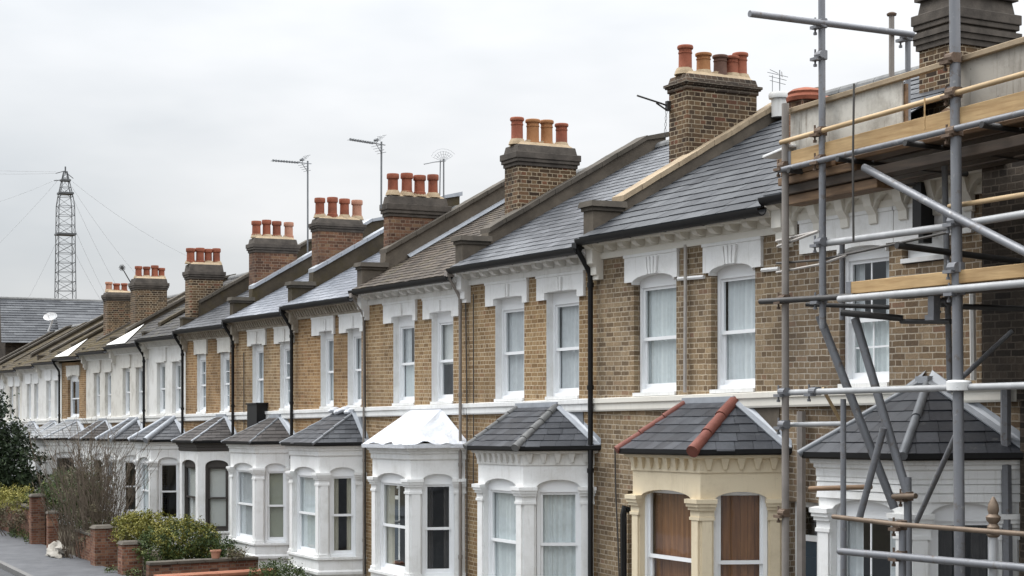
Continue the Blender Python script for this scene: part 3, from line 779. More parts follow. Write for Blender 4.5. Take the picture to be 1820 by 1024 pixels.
def bay(cfg, root, xf, F, s0, bt, pf, rn):
    P = [(s0+bt[0],0.0),(s0+bt[1],pf),(s0+bt[2],pf),(s0+bt[3],0.0)]
    bm_ = M[cfg.get('baymat','white')]; dark = cfg.get('baystyle') == 'dark'
    zs, zsp, rise = .86, cfg.get('bzsp',2.62), cfg.get('brise',.17)
    ZT = 3.20
    faces = [Face(P[i], (P[i+1][0]-P[i][0], P[i+1][1]-P[i][1])) for i in range(3)]
    ln = [math.hypot(P[i+1][0]-P[i][0], P[i+1][1]-P[i][1]) for i in range(3)]
    mb = MB(); opens = []
    for i,(f,l) in enumerate(zip(faces,ln)):
        o = cfg.get('bmarg', (.2,.22,.2))[i]
        opens.append((o, l-o))
        arch_panel(mb, f, 0, l, -.3, ZT, o, l-o, zs, zsp, rise, 0, -.16)
    b = mb.build('bay', bm_, root, xf)
    # sill, plinth
    mb = MB()
    path_band(mb, P, [(-.1,.50),(.055,.50),(.06,.56),(.035,.60),(.03,.80),(.07,.82),(.07,.868),(-.1,.872)])
    mb.build('plinth', bm_, b, xf)
    # cornice of the bay
    mb = MB()
    if cfg.get('baycorn') == 'teeth':
        path_band(mb, P, [(-.05,3.02),(.02,3.02),(.02,3.19),(.10,3.21),(.11,3.245),(-.05,3.245)])
        for f,l in zip(faces,ln):
            n = max(3,int(l/.19))
            for k in range(n):
                x = l*(k+.5)/n
                mb.add([f.pt(x-.055,.018,3.205),f.pt(x+.055,.018,3.205),f.pt(x+.022,.018,3.06),f.pt(x-.022,.018,3.06),
                        f.pt(x-.055,.09,3.205),f.pt(x+.055,.09,3.205),f.pt(x+.022,.05,3.06),f.pt(x-.022,.05,3.06)],
                       [[0,1,2,3],[4,7,6,5],[0,4,5,1],[1,5,6,2],[2,6,7,3],[3,7,4,0]])
    else:
        path_band(mb, P, [(-.05,3.03),(.02,3.03),(.03,3.05),(.03,3.13),(.055,3.15),(.055,3.19),(.09,3.2),(.10,3.245),(-.05,3.245)])
    mb.build('cornice', M[cfg.get('baycornmat', cfg.get('baymat','white'))], b, xf)
    # pilasters with stepped capitals
    if not dark:
        k = 0
        for i,(f,l) in enumerate(zip(faces,ln)):
            o = opens[i][0]
            for side in (0,1):
                a0, a1 = (0.0, o) if side == 0 else (l-o, l)
                k += 1; e = .0011*k
                mb = MB()
                lo, hi = a0+.022, a1-.022
                mb.fbox(f, lo, hi, -.002, .028, .875, 2.41)
                mb.fbox(f, a0-.01, a1+.005, -.002, .045+e, .868+e, .93+e)
                cor = lambda t: (a0-(t if side == 0 else 0), a1+(t if side == 1 else 0))
                for (t, za, zb) in ((.035,2.40,2.44),(.02,2.44,2.53),(.05,2.53,2.575),(.075,2.575,2.62),(.095,2.62,2.675)):
                    c0, c1 = cor(t*.6)
                    if side == 0: c1 += t*.45
                    else: c0 -= t*.45
                    mb.fbox(f, c0, c1, -.002, t+e, za+e, zb+e)
                o_ = mb.build('pilaster', bm_, b, xf)
                if cfg.get('flaking') and i == 0 and side == 1: o_.data.materials[0] = M['corbel_grime']
    # bay windows
    curs = cfg.get('bcurs', ['net','net','net'])
    frm = cfg.get('bframe','upvc')
    for i,(f,l) in enumerate(zip(faces,ln)):
        a0, a1 = opens[i]
        zt = zsp+rise
        sash(root, xf, f, a0+.004, a1-.004, zs+.012, zt+.02, -.075, CUR[curs[i]], rn, head=cfg.get('bhead', rise+.05), name='bay_window', meet=.5, frame=frm, bars=cfg.get('bbars',0))
    mb = MB()
    Q = offset_path(P, -.42)
    ring = [(P[0][0]+.3,-.02),(Q[1][0]+.05,Q[1][1]),(Q[2][0]-.05,Q[2][1]),(P[3][0]-.3,-.02)]
    mb.poly((P[0][0]+.2,-1.6,.3),(P[3][0]-.2,-1.6,.3),(P[3][0]-.2,-1.6,3.1),(P[0][0]+.2,-1.6,3.1))
    mb.poly((P[0][0]+.2,-1.6,.3),(P[0][0]+.2,-.02,.3),(P[0][0]+.2,-.02,3.1),(P[0][0]+.2,-1.6,3.1))
    mb.poly((P[3][0]-.2,-1.6,.3),(P[3][0]-.2,-.02,.3),(P[3][0]-.2,-.02,3.1),(P[3][0]-.2,-1.6,3.1))
    mb.poly((P[0][0]+.2,-1.6,3.1),(P[3][0]-.2,-1.6,3.1),(P[3][0]-.2,.0,3.1),(P[2][0],pf-.2,3.1),(P[1][0],pf-.2,3.1),(P[0][0]+.2,0,3.1))
    mb.poly((P[0][0]+.2,-1.6,.3),(P[3][0]-.2,-1.6,.3),(P[3][0]-.2,.0,.3),(P[2][0],pf-.2,.3),(P[1][0],pf-.2,.3),(P[0][0]+.2,0,.3))
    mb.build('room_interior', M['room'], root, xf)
    # gutter round the bay
    if cfg.get('baygutter','black') == 'black':
        mb = MB()
        path_band(mb, P, [(.09,3.248),(.17,3.248),(.185,3.27),(.19,3.325),(.17,3.325),(.15,3.30),(.09,3.30)])
        mb.build('bay_gutter', M['black_pipe'], b, xf)
    else:
        mb = MB()
        path_band(mb, P, [(-.05,3.245),(.10,3.245),(.13,3.27),(.15,3.30),(.15,3.335),(-.05,3.335)])
        mb.build('fascia_board', bm_, b, xf)
    # roof
    E_ = [(q[0],q[1],3.315) for q in offset_path(P, .18)]
    zr = cfg.get('bztop', 3.98)
    ta, tb = cfg.get('btop', (.95,2.05))
    T0, T1 = (s0+ta,.06,zr), (s0+tb,.06,zr)
    rm = cfg.get('bayroof','bay_slate')
    mb = MB()
    if rm == 'sheet':
        # loose sheet: a grid per face pushed about a little
        def sheet(A,B,Cc,Dd,n=14):
            A,B,Cc,Dd = map(Vector,(A,B,Cc,Dd))
            vs = []
            for j in range(n+1):
                for i in range(n+1):
                    u,v = i/n,j/n
                    q = A.lerp(B,u).lerp(Dd.lerp(Cc,u),v)
                    edge = min(u,1-u)*4
                    hz = (math.sin(q.x*9+q.y*13+math.sin(q.z*21)*1.4)*.015 + math.sin(q.x*23-q.y*17+q.z*11)*.008 + abs(math.sin(q.x*6.1+q.y*3+q.z*5))*.016)*(1.5-1.1*v)*min(1,edge)*(1.3-v)
                    sag = -.045*math.sin(math.pi*v)*min(1,edge)
                    vs.append((q.x,q.y,q.z+hz+sag))
            mb.add(vs,[[j*(n+1)+i,j*(n+1)+i+1,(j+1)*(n+1)+i+1,(j+1)*(n+1)+i] for j in range(n) for i in range(n)])
        sheet(E_[0],E_[1],T0,T0); sheet(E_[1],E_[2],T1,T0); sheet(E_[2],E_[3],T1,T1)
        path_band(mb, P, [(.10,3.25),(.185,3.25),(.19,3.318),(.10,3.318)])
        br = mb.build('bay_roof', M['sheet'], b, xf, smooth=True)
    else:
        rows = cfg.get('brows', 7)
        coursed(mb, E_[0],E_[1],T0,T0, rows, .24, .012, rn); coursed(mb, E_[1],E_[2],T1,T0, rows, .24, .012, rn); coursed(mb, E_[2],E_[3],T1,T1, rows, .24, .012, rn)
        path_band(mb, P, [(-.05,3.295),(.175,3.295),(.18,3.308),(-.05,3.308)])
        br = mb.build('bay_roof', M[rm], b, xf)
        hm = cfg.get('hip','lead'); hr = cfg.get('hipr', .04)
        for A,B,hk in ((E_[1],T0,1.0),(E_[2],T1,cfg.get('hip2',.85))):
            mb = MB(); A = Vector(A); B = Vector(B); n = cfg.get('hipseg', 4); d = (B-A)
            A = A - d.normalized()*.03
            for k in range(n):
                x0 = A.lerp(B,k/n); x1 = A.lerp(B,(k+1)/n)
                jj = rn.uniform(-.006,.006); mb.tube([x0+Vector((jj,0,.0)), x1+Vector((-jj,0,-.012))], hr*hk*1.05, 12, r2=hr*hk*.96)
            mb.build('hip_tile', M[hm], br, xf, smooth=True)
        # lead soaker against the wall
        mb = MB()
        for A,B,Cn in ((E_[0],T0,E_[1]),(E_[3],T1,E_[2])):
            A = Vector(A); B = Vector(B); Cn = Vector(Cn); N = (B-A).cross(Cn-A).normalized()
            if N.z < 0: N = -N
            a2 = A+(Cn-A).normalized()*.10; b2 = B+(Cn-B).normalized()*.09; L1, L0 = N*.034, N*.016
            mb.add([A+L0,B+L0,b2+L0,a2+L0,A+L1,B+L1,b2+L1,a2+L1], [[0,1,2,3],[7,6,5,4],[0,4,5,1],[1,5,6,2],[2,6,7,3],[3,7,4,0]])
            mb.poly(A+L1, B+L1, B+Vector((0,-.055,.12)), A+Vector((0,.0,.12)))
        mb.box(T0[0]-.05, T1[0]+.05, .0, .12, zr-.03, zr+.05)
        mb.build('lead_flashing', M[cfg.get('flashmat','lead')], br, xf)
    return b

# ------------------------------------------------------------------ the houses, near to far
PT = [11.7, 15.84, 20.59, 25.35, 30.32, 34.87, 39.66, 44.76, 49.5, 54.2, 59.0, 63.8, 68.6, 73.4, 78.1, 82.8, 87.5]
def sp(i): return (PT[i], PT[i+1])
H = []
# scaffolded house
H.append(house(dict(s=sp(0), label='brown brick house wrapped in scaffolding with white panelled bay', brick='brick_scaff', wins=[(1.15,1.9,5.48),(2.12,3.02)],
    blk=[(.75,1.99),(2.0,3.75)], curs=['greyfull','netpair'], bars=[0,2], rise=.1, zsp=5.66, recess=.1, key=0, cornice='arches', cornmat='cream_white', bandmat='cream_white',
    roof='slate_a', pipe=False, parapet=False, ridz=6.75, bay=(.1,.76,2.29,2.95), baymat='white', bcurs=['dark','netpair','dark'], bbars=2,
    hip='lead_dark', hipr=.05, hipseg=2, btop=(1.4,1.5), bztop=4.12, bayroof='bay_slate', tiles=(19,.34,.014))))
# A
H.append(house(dict(s=sp(1), label='brown brick house with cream bay, red hip tiles and boarded bay windows', brick='brick_brown', wins=[(.60,1.62),(2.49,3.64)],
    blk=[(.42,1.76),(2.41,3.845)], curs=['white','net'], bars=[0,0], rise=.13, zsp=5.72, recess=.12, key=4, leg=5.76, cornice='blocks', cornmat='cream_white', fascia='cream_white', bandmat='cream_white',
    roof='slate_a', tiles=(19,.34,.014), pipe=True, pipe_off=-.02, parmat='cement', copmat='coping_tan', capmat='coping_old', prise=.30, cout=.03,
    bay=(.03,.56,2.22,2.75), baymat='cream', baycorn='teeth', bcurs=['boards','boards','boards'], hip='red_hip', hip2=.68, hipr=.082, hipseg=3, btop=(.98,2.12), bayroof='bay_slate', bztop=3.97, brows=6, bmarg=(.17,.19,.17), brise=.15, bhead=.03)))
# B
H.append(house(dict(s=sp(2), label='yellow brick house with grey rounded hip tiles on the bay and pale curtains', brick='brick_yellow', wins=[(.55,1.65),(2.44,3.55)],
    blk=[(.34,1.92),(2.27,3.87)], zsp=5.86, headx=.12, curs=['greyfull','greyfull'], rise=.02, recess=.14, reveal=True, key=2, cornice='blocks', cornmat='white_dirty', fascia='white',
    roof='slate_b', tiles=(26,.26,.010), parmat='cement', copmat='coping_old', prise=.36, pipe_r=.03, pipe_off=-.03, pipemat='grey_pipe',
    bay=(.09,.76,2.39,3.06), baycorn='teeth', baycornmat='white_dirty', bcurs=['net','net','net'], hip='grey_hip', hipr=.066, hipseg=5, btop=(1.15,2.5), bayroof='bay_slate')))
# C
H.append(house(dict(s=sp(3), label='yellow brick house with white sheet covering its bay roof', brick='brick_yellow', wins=[(.55,1.55),(2.37,3.46)],
    blk=[(.24,1.88),(2.23,3.9)], zsp=5.86, headx=.12, curs=['blind','netpair'], rise=.02, recess=.14, reveal=True, key=1, cornice='blocks', cornmat='white_dirty', fascia='white',
    roof='tile_c', tiles=(34,.17,.012), parmat='cement', copmat='coping_old', prise=.50, flash=True, pipe_r=.019, pipemat='grey_pipe', pipe_off=.12,
    bay=(.03,.48,2.36,2.85), bcurs=['dark','beige','dark'], btop=(.95,2.4), bayroof='sheet', baygutter='none', bzsp=2.60)))
# D
H.append(house(dict(s=sp(4), label='yellow brick house with black slate bay roof and dark curtains behind white bay windows', brick='brick_yellow2', wins=[(.25,1.08),(1.95,2.80)],
    blk=[(.04,1.50),(1.84,3.30)], curs=['greyfull','netpair'], rise=.02, zsp=5.82, headx=.09, recess=.14, reveal=True, key=2, cornice='teeth', cornmat='corbel_grime', fascia='corbel_grime',
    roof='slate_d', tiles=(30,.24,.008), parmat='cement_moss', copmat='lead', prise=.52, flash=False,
    bay=(.03,.39,2.3,2.75), bcurs=['beige','net','dark'], hip='lead_dark', hipr=.035, btop=(.5,1.6), bayroof='bay_slate')))
# E
H.append(house(dict(s=sp(5), label='yellow brick house with black box flue above its bay and green blinds', brick='brick_yellow', wins=[(.25,1.15),(2.45,3.38)],
    blk=[(.06,1.5),(2.2,3.7)], curs=['netpair','greyfull'], bars=[2,0], rise=.0, zsp=5.79, headx=.10, recess=.12, reveal=True, key=2, surround='white_dirty', cornice='teeth', cornmat='corbel_grime', fascia='corbel_grime',
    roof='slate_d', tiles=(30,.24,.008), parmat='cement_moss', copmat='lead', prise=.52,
    bay=(.05,.5,2.6,3.05), pf=.82, bcurs=['green','greyfull','green'], hip='lead_dark', hipr=.03, btop=(.95,1.6), bayroof='bay_brown', bztop=3.92)))
# F
H.append(house(dict(s=sp(6), label='yellow brick house with dark timber bay and brown bay roof', brick='brick_yellow2', wins=[(.62,1.48),(2.93,3.87)],
    curs=['netpair','pair'], bars=[2,2], rise=.0, zsp=5.77, headx=.10, recess=.11, reveal=True, key=0, surround='white_grimy', cornice='teeth', cornmat='corbel_grime', fascia='corbel_grime',
    roof='slate_e', tiles=(28,.24,.010), parmat='cement_moss', copmat='coping_old', prise=.52, pz=-.15, cap=False,
    baystyle='dark', baymat='white', baycornmat='dark_frame', bframe='dark_frame', bcurs=['blindfull','blindfull','none'], hip='lead', hipr=.035, bayroof='bay_brown', brows=9, btop=(.7,1.5))))
FAR = [
 ('white rendered house with pale lead strips on the bay roof, next to the yellow brick', dict(render='white_dirty', brick='brick_yellow', roof='tile_dark', curs=['blindfull','blindfull'], hip='lead', hipr=.10, hipseg=1, bayroof='bay_slate', surround='white_dirty', bcurs=['none','net','none'])),
 ('stained white rendered house with grey bay roof behind the yellow bush', dict(render='white_grimy', roof='tile_dark', curs=['blindfull','blindfull'], hip='lead', hipr=.09, hipseg=1, bayroof='bay_slate', surround='white_grimy', bcurs=['none','none','none'])),
 ('stained white rendered house with white flashing at its eaves', dict(render='white_grimy', roof='tile_moss', curs=['blindfull','blindfull'], bayroof='bay_brown', surround='white_grimy', bcurs=['none','none','dark'])),
 ('brown brick house with one tall dark arched window', dict(brick='brick_yellow2', roof='tile_moss', wins=[(1.3,3.5)], curs=['none'], rise=.2, zsp=5.6, surround='white_grimy', bayroof='bay_felt', key=0, cornice='plain', frame='upvc', bay=(.1,.9,4.2,4.7), pf=1.3, btop=(1.0,3.4), bmarg=(.25,1.15,.25))),
 ('white house with pale felt bay roof behind the bare shrub', dict(render='white_dirty', roof='tile_moss', curs=['blindfull','blindfull'], bayroof='bay_felt', bcurs=['none','none','none'])),
 ('distant white house with grey felt bay roof past the bare shrub', dict(render='white_dirty', roof='tile_moss', curs=['none','blindfull'], bayroof='bay_felt')),
 ('distant pale house with mossy roof beside the dark conifer', dict(render='white_grimy', roof='tile_moss', curs=['blindfull','none'])),
 ('distant pale house half behind the dark conifer', dict(render='white_dirty', roof='tile_moss', curs=['blindfull','none'])),
 ('furthest pale house at the left end of the terrace', dict(render='white_grimy', roof='tile_dark', curs=['none','blindfull'])),
]
for k,(lab,c) in enumerate(FAR):
    base = dict(s=sp(7+k), label=lab, trim='white_dirty', bandmat='white_dirty', cornice='teeth', cornmat='white_dirty', fascia='white_grimy', recess=.12, key=0, rise=.02, zsp=5.70,
                tiles=(22,.3,.012), parmat='cement_moss', copmat='coping_old' if k % 3 else 'cement_moss', prise=(.16,.24,.10,.2)[k % 4], pz=(-.3,-.2,-.35)[k % 3], cap=False, pipe=(k in (0,3)), bcurs=['none','dark','none'])
    base.update(c); H.append(house(base))

# chimneys, each built on its house
CH = [
 (1, 20.69,21.22,-1.765,-3.158, 9.171,9.245,9.364, [(-1.89,9.46,9.86),(-2.267,9.52,9.80),(-2.583,9.48,9.79),(-2.84,9.5,9.80),(-3.03,9.5,9.854)], 'brick_stack', ['terracotta','buff_pot','soot_pot','terracotta','terracotta'], 0),
 (2, 25.45,26.01,-1.142,-2.40, 8.50,8.69,8.838, [(-1.264,8.94,9.37),(-1.58,8.96,9.374),(-1.899,8.977,9.367),(-2.222,8.99,9.36)], 'brick_stack', ['terracotta','buff_pot','buff_pot','terracotta'], 0),
 (3, 30.42,30.74,-.586,-1.965, 8.0,8.212,8.382, [(-.738,8.45,8.884),(-1.057,8.46,8.892),(-1.365,8.47,8.875),(-1.69,8.47,8.895)], 'brick_stack_red', ['terracotta'], 1),
 (4, 34.97,35.43,-.615,-1.772, 8.097,8.234,8.344, [(-.747,8.4,8.869),(-1.063,8.4,8.873),(-1.386,8.4,8.863),(-1.713,8.4,8.84)], 'brick_stack_red', ['terracotta','terracotta','terracotta','pale_pot'], 1),
 (5, 39.76,40.29,-.546,-1.744, 7.95,8.125,8.269, [(-.677,8.3,8.772),(-.98,8.3,8.781),(-1.253,8.3,8.794),(-1.576,8.3,8.779)], 'brick_stack_red', ['terracotta','terracotta','terracotta','pale_pot'], 1),
 (6, 44.86,45.43,-.163,-1.172, 7.53,7.70,7.91, [(-.241,7.9,8.407),(-.534,7.9,8.42),(-.811,7.9,8.414),(-1.06,7.9,8.409)], 'brick_stack', ['terracotta'], 1),
 (8, 54.3,55.07,-.768,-1.899, 7.761,7.951,8.102, [(-.952,8.1,8.564),(-1.25,8.1,8.57),(-1.55,8.1,8.58),(-1.8,8.1,8.51)], 'brick_stack', ['terracotta'], 1),
 (9, 59.1,59.82,-.825,-1.796, 7.6,7.777,7.864, [(-.969,7.9,8.258),(-1.25,7.9,8.245),(-1.532,7.9,8.254)], 'brick_stack', ['pale_pot','terracotta','terracotta'], 1),
]
for (hi, s0, s1, pf, pb, r0, r1, zt, pots, bk, pm, st) in CH:
    root = H[hi][0] if hi != 1 else H[2][0]
    owner = H[hi+1][0] if hi >= 2 else root
    chimney(owner, s0, s1, pf, pb, roof_z(pf)+g(s0)-.9, r0, r1, zt, pots, bk, pm, st, .075, 'brick_cap' if hi == 1 else 'stack_cap')
# big flared stack over the scaffolded house, and a stub with a terracotta lid
oz = H[1][0]
ch = chimney(oz, 15.94,16.57,-2.958,-4.131, 7.2, 9.30,9.52,9.72, [(-3.2,9.7,10.2),(-3.7,9.7,10.2)], 'brick_stack', ['terracotta'], 0, .085)
mb = MB()
for k,(z,o) in enumerate(((9.02,.035),(9.10,.06),(9.18,.085),(9.72,.05),(9.80,.0))):
    mb.box(15.94-o,16.57+o,-4.131-o,-2.958+o,z,z+.078)
mb.build('brick_corbel', M['stack_cap'], ch, WL)
mb = MB(); mb.box(15.98,16.3,-1.0,-.42,7.2,8.03)
st = mb.build('chimney_stub', M['brick_stack_red'], oz, WL)
mb = MB(); mb.lathe((16.14,-.60,8.03), [(.25,0),(.26,.05),(.23,.09),(.24,.12),(.18,.16),(.05,.19)], 16); mb.lathe((16.14,-.9,8.03), [(.2,0),(.2,.04),(.1,.09)], 14)
mb.build('pot_lid', M['terracotta'], st, WL, smooth=True)
mb = MB(); mb.lathe((20.4,-3.40,8.72), [(.13,0),(.13,.30),(.17,.31),(.18,.37),(.16,.41),(.05,.43)], 16)
mb.build('roof_vent_pot', M['white_dirty'], H[1][0], WL, smooth=True)
# lead apron at the foot of the big middle chimney
mb = MB(); z0 = roof_z(-1.72)+g(20.9)
mb.box8([(20.72,-1.70,roof_z(-1.70)-.10),(21.6,-1.70,roof_z(-1.70)-.10),(21.6,-1.3,roof_z(-1.3)-.10),(20.72,-1.3,roof_z(-1.3)-.10),
         (20.72,-1.70,roof_z(-1.70)-.0),(21.6,-1.70,roof_z(-1.70)-.0),(21.6,-1.3,roof_z(-1.3)+.0),(20.72,-1.3,roof_z(-1.3)+.0)])
# black box flue over E's bay and lead drape over D's
mb = MB(); mb.box(36.95,37.75,.02,.30,3.55,4.24); mb.box(36.92,37.78,.0,.33,4.24,4.28)
mb.build('flue_box', M['black_pipe'], H[5][0], H[5][1])
# white flashing wedges at the eaves of the far houses
for hi in (8, 10):
    a = PT[hi+1]
    mb = MB(); p0, p1 = .33, -1.0
    zz = lambda p: roof_z(p)+.075
    mb.add([(a-.2,p0,zz(p0)),(a-3.0,p0,zz(p0)),(a-.2,p1,zz(p1)),(a-.2,p0,zz(p0)+.015),(a-3.0,p0,zz(p0)+.015),(a-.2,p1,zz(p1)+.015)],
           [[0,1,2],[3,5,4],[0,3,4,1],[1,4,5,2],[2,5,3,0]])
    mb.build('eaves_flashing', M['white_dirty'], H[hi][0], H[hi][1])
# cables and thin pipes on the fronts
def cable(h, pts, r, mat, name='cable'):
    mb = MB(); mb.tube(pts, r, 6); return mb.build(name, M[mat], h[0], h[1])
cable(H[1], [(18.02,.05,6.2),(18.02,.05,5.6),(18.02,.06,4.1)], .027, 'pale_cable', 'thin_pipe')
cable(H[1], [(15.9,.02,5.705),(16.26,.02,5.71)], .03, 'white', 'string_moulding')
cable(H[1], [(17.6,.02,5.715),(18.25,.02,5.73)], .03, 'white', 'string_moulding')
cable(H[1], [(19.98,.03,3.3),(19.95,.035,2.6),(19.88,.04,1.9),(19.8,.03,.6)], .014, 'cable')
cable(H[1], [(19.55,.05,2.36),(19.55,.13,2.40),(19.55,.14,2.30),(19.55,.14,.1)], .05, 'black_pipe', 'waste_pipe')
def patch(h, name, mat, pts, th=.014):
    mb = MB(); n = len(pts); mb.prism([(a,z) for a,z in pts], .001, th, 'p'); return mb.build(name, M[mat], h[0], h[1])
patch(H[1], 'cement_patch', 'cement', [(15.95,3.30),(16.9,3.30),(17.1,3.858),(15.9,3.858)])
patch(H[2], 'slate_patch', 'lead_dark', [(20.95,3.32),(22.2,3.32),(22.2,3.858),(21.0,3.858)])
patch(H[4], 'lead_drape', 'lead_dark', [(30.36,3.35),(31.2,3.35),(31.6,3.92),(31.0,3.97),(30.5,3.90),(30.34,3.6)], .05)
mb = MB()
for k in range(7): mb.lathe((31.05+.16*k,.10+.02*(k%2),3.93+.02*((k*3)%4)), [(.10,0),(.12,.04),(.09,.09),(.03,.11)], 9)
mb.build('crumpled_flashing', M['sheet'], H[4][0], H[4][1], smooth=True)
cable(H[2], [(25.28,.04,6.1),(25.2,.05,4.0),(25.22,.04,.5)], .014, 'cable')
cable(H[2], [(24.95,.04,6.0),(24.93,.045,4.0),(24.95,.04,2.5)], .012, 'cable')
cable(H[3], [(30.28,.04,6.0),(30.22,.05,4.0),(30.25,.04,.5)], .02, 'cable')
cable(H[5], [(38.9,.03,5.6),(38.85,.04,3.2)], .014, 'cable')
cable(H[0], [(11.86,.13,6.1),(11.86,.13,3.5),(11.8,.13,0.2)], .055, 'steel', 'soil_pipe')
cable(H[0], [(12.4,.08,5.3),(12.38,.08,4.1)], .035, 'white_dirty', 'waste_pipe')
cable(H[0], [(15.35,.09,3.8),(15.35,.09,.1)], .06, 'grey_pipe', 'soil_pipe')
mb = MB(); mb.box(13.02,13.16,.03,.24,5.85,6.36); mb.box(13.05,13.13,.05,.18,5.68,5.86)
mb.build('rainwater_hopper', M['black_pipe'], H[0][0], H[0][1])
# planks cladding the head of the scaffolded house's bay
Pz = [(11.7+.1,0.0),(11.7+.76,.9),(11.7+2.29,.9),(11.7+2.95,0.0)]
for k in range(3):
    mb = MB(); z = 2.80+k*.095
    path_band(mb, Pz, [(.001,z),(.028,z),(.016,z+.088),(.001,z+.088)])
    mb.build('cladding_board', M['white'], H[0][0], H[0][1])

# house beyond the scaffold, its shade painted in as near-black brick
nr = thing('shade_dark_house', 'brick house front with scaffold shade painted in near black at the right edge of the photo', 'house', W((8,0,0)))
mb = MB(); mb.box(4.5,11.69,-8,.10,-.4,4.05); mb.box(4.5,12.02,-8,.31,4.06,6.55); mb.build('wall', M['brick_dark'], nr)  # upper block juts over the scaffolded house's edge to stand for its shade
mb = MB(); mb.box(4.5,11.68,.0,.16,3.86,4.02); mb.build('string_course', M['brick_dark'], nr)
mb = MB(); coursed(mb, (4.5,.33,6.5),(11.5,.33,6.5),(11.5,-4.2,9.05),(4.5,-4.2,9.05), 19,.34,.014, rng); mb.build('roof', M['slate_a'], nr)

# ------------------------------------------------------------------ scaffolding
sc_root = thing('scaffolding', 'grey tube scaffolding with yellow boards in front of the nearest house', 'scaffolding', W((12,1.6,0)))
def tube(name, pts, r, mat='steel'):
    mb = MB(); mb.tube(pts, r, 14); return mb.build(name, M[mat], sc_root, WL, smooth=True)
def coupler(par, s, p, z, r=.055, mat='rust'):
    mb = MB()
    mb.tube([(s,p,z-.045),(s,p,z+.045)], r*1.28, 10)
    mb.tube([(s-.05,p+r*.9,z),(s+.05,p+r*.9,z)], r*.95, 10)
    mb.box(s-.02,s+.09,p-.02+r,p+.055+r,z-.055,z-.025)
    mb.tube([(s+.07,p+r,z-.10),(s+.07,p+r,z+.07)], .011, 6)
    mb.lathe((s+.07,p+r,z-.11),[(.02,0),(.02,.025)],6)
    return mb.build('coupler', M[mat], par, WL)
gz = lambda s: g(s)
v1 = tube('standard', [(13.18,2.0,7.30),(13.178,2.0,gz(13.2))], .040, 'grey_pipe')
v2 = tube('standard', [(12.575,2.0,9.6),(12.55,2.0,4.86)], .037)
v3 = tube('standard', [(10.66,2.0,9.3),(10.545,2.0,gz(10.6))], .050)
tube('standard', [(12.32,1.92,4.13),(12.32,1.92,gz(12.3))], .030)
tube('standard', [(13.03,1.35,5.84),(13.03,1.35,4.98)], .030)
v9 = tube('standard', [(11.47,1.35,6.6),(11.39,1.35,4.20)], .030)
tube('standard', [(11.23,2.1,2.96),(11.25,2.1,gz(11.2))], .036)
tube('standard', [(11.83,1.5,3.34),(11.81,1.5,gz(11.8))], .040)
v4 = tube('standard', [(12.575,1.056,8.23),(12.575,1.056,6.62)], .030, 'grey_pipe')
mb = MB(); mb.lathe((12.575,1.056,8.22), [(.05,0),(.055,.02),(.03,.035)], 12); mb.build('tube_cap', M['rust'], v4, WL)
v5 = tube('standard', [(12.575,.83,8.04),(12.575,.83,6.62)], .030)
tube('brace', [(12.575,1.03,7.55),(12.575,.86,7.30)], .02)
l1 = tube('transom', [(12.53,2.944,8.02),(12.53,.80,8.035)], .034)
# ledgers and guard rails
tube('ledger', [(13.22,2.05,6.585),(8.0,2.05,6.685)], .030, 'steel')
tube('guard_rail', [(13.22,2.03,6.885),(8.0,2.03,7.05)], .026, 'rail_wood')
tube('ledger', [(12.57,1.95,5.75),(10.92,1.95,5.755),(9.83,1.95,5.78),(8.0,1.95,5.82)], .036, 'steel_pale')
tube('guard_rail', [(10.82,1.90,5.95),(8.0,1.90,5.98)], .024, 'rail_wood')
tube('ledger', [(12.2,2.07,5.145),(8.0,2.07,5.17)], .036, 'steel_pale')
tube('ledger', [(13.53,2.07,5.185),(12.0,2.05,5.165)], .032, 'steel_dark')
tube('transom', [(11.37,2.05,5.625),(11.37,.45,5.53)], .032, 'steel_dark')
tube('transom', [(12.93,1.92,5.13),(12.22,1.4,5.08)], .024, 'steel_dark')
tube('transom', [(12.38,1.9,5.02),(11.9,1.5,4.95)], .034, 'steel_dark')
tube('transom', [(11.92,1.5,4.92),(11.0,1.7,4.88)], .026, 'steel_dark')
tube('transom', [(11.05,1.5,5.03),(10.5,1.1,4.99)], .028, 'steel_dark')
tube('ledger', [(13.24,1.97,4.19),(8.0,1.97,4.31)], .033, 'steel_pale')
tube('ledger', [(13.37,1.9,3.84),(12.36,1.9,3.875)], .026, 'steel_pale')
tube('guard_rail', [(12.2,2.15,2.94),(11.21,2.15,2.94),(9.68,2.15,2.985),(8.0,2.15,3.03)], .024, 'bronze_tube')
tube('guard_rail', [(12.09,2.16,2.60),(9.68,2.16,2.695),(8.0,2.16,2.75)], .036)
tube('putlog', [(13.39,1.5,3.13),(12.39,1.5,3.21)], .028, 'board_old')
tube('putlog', [(11.93,1.6,3.14),(11.60,1.6,3.17)], .028, 'bronze_tube')
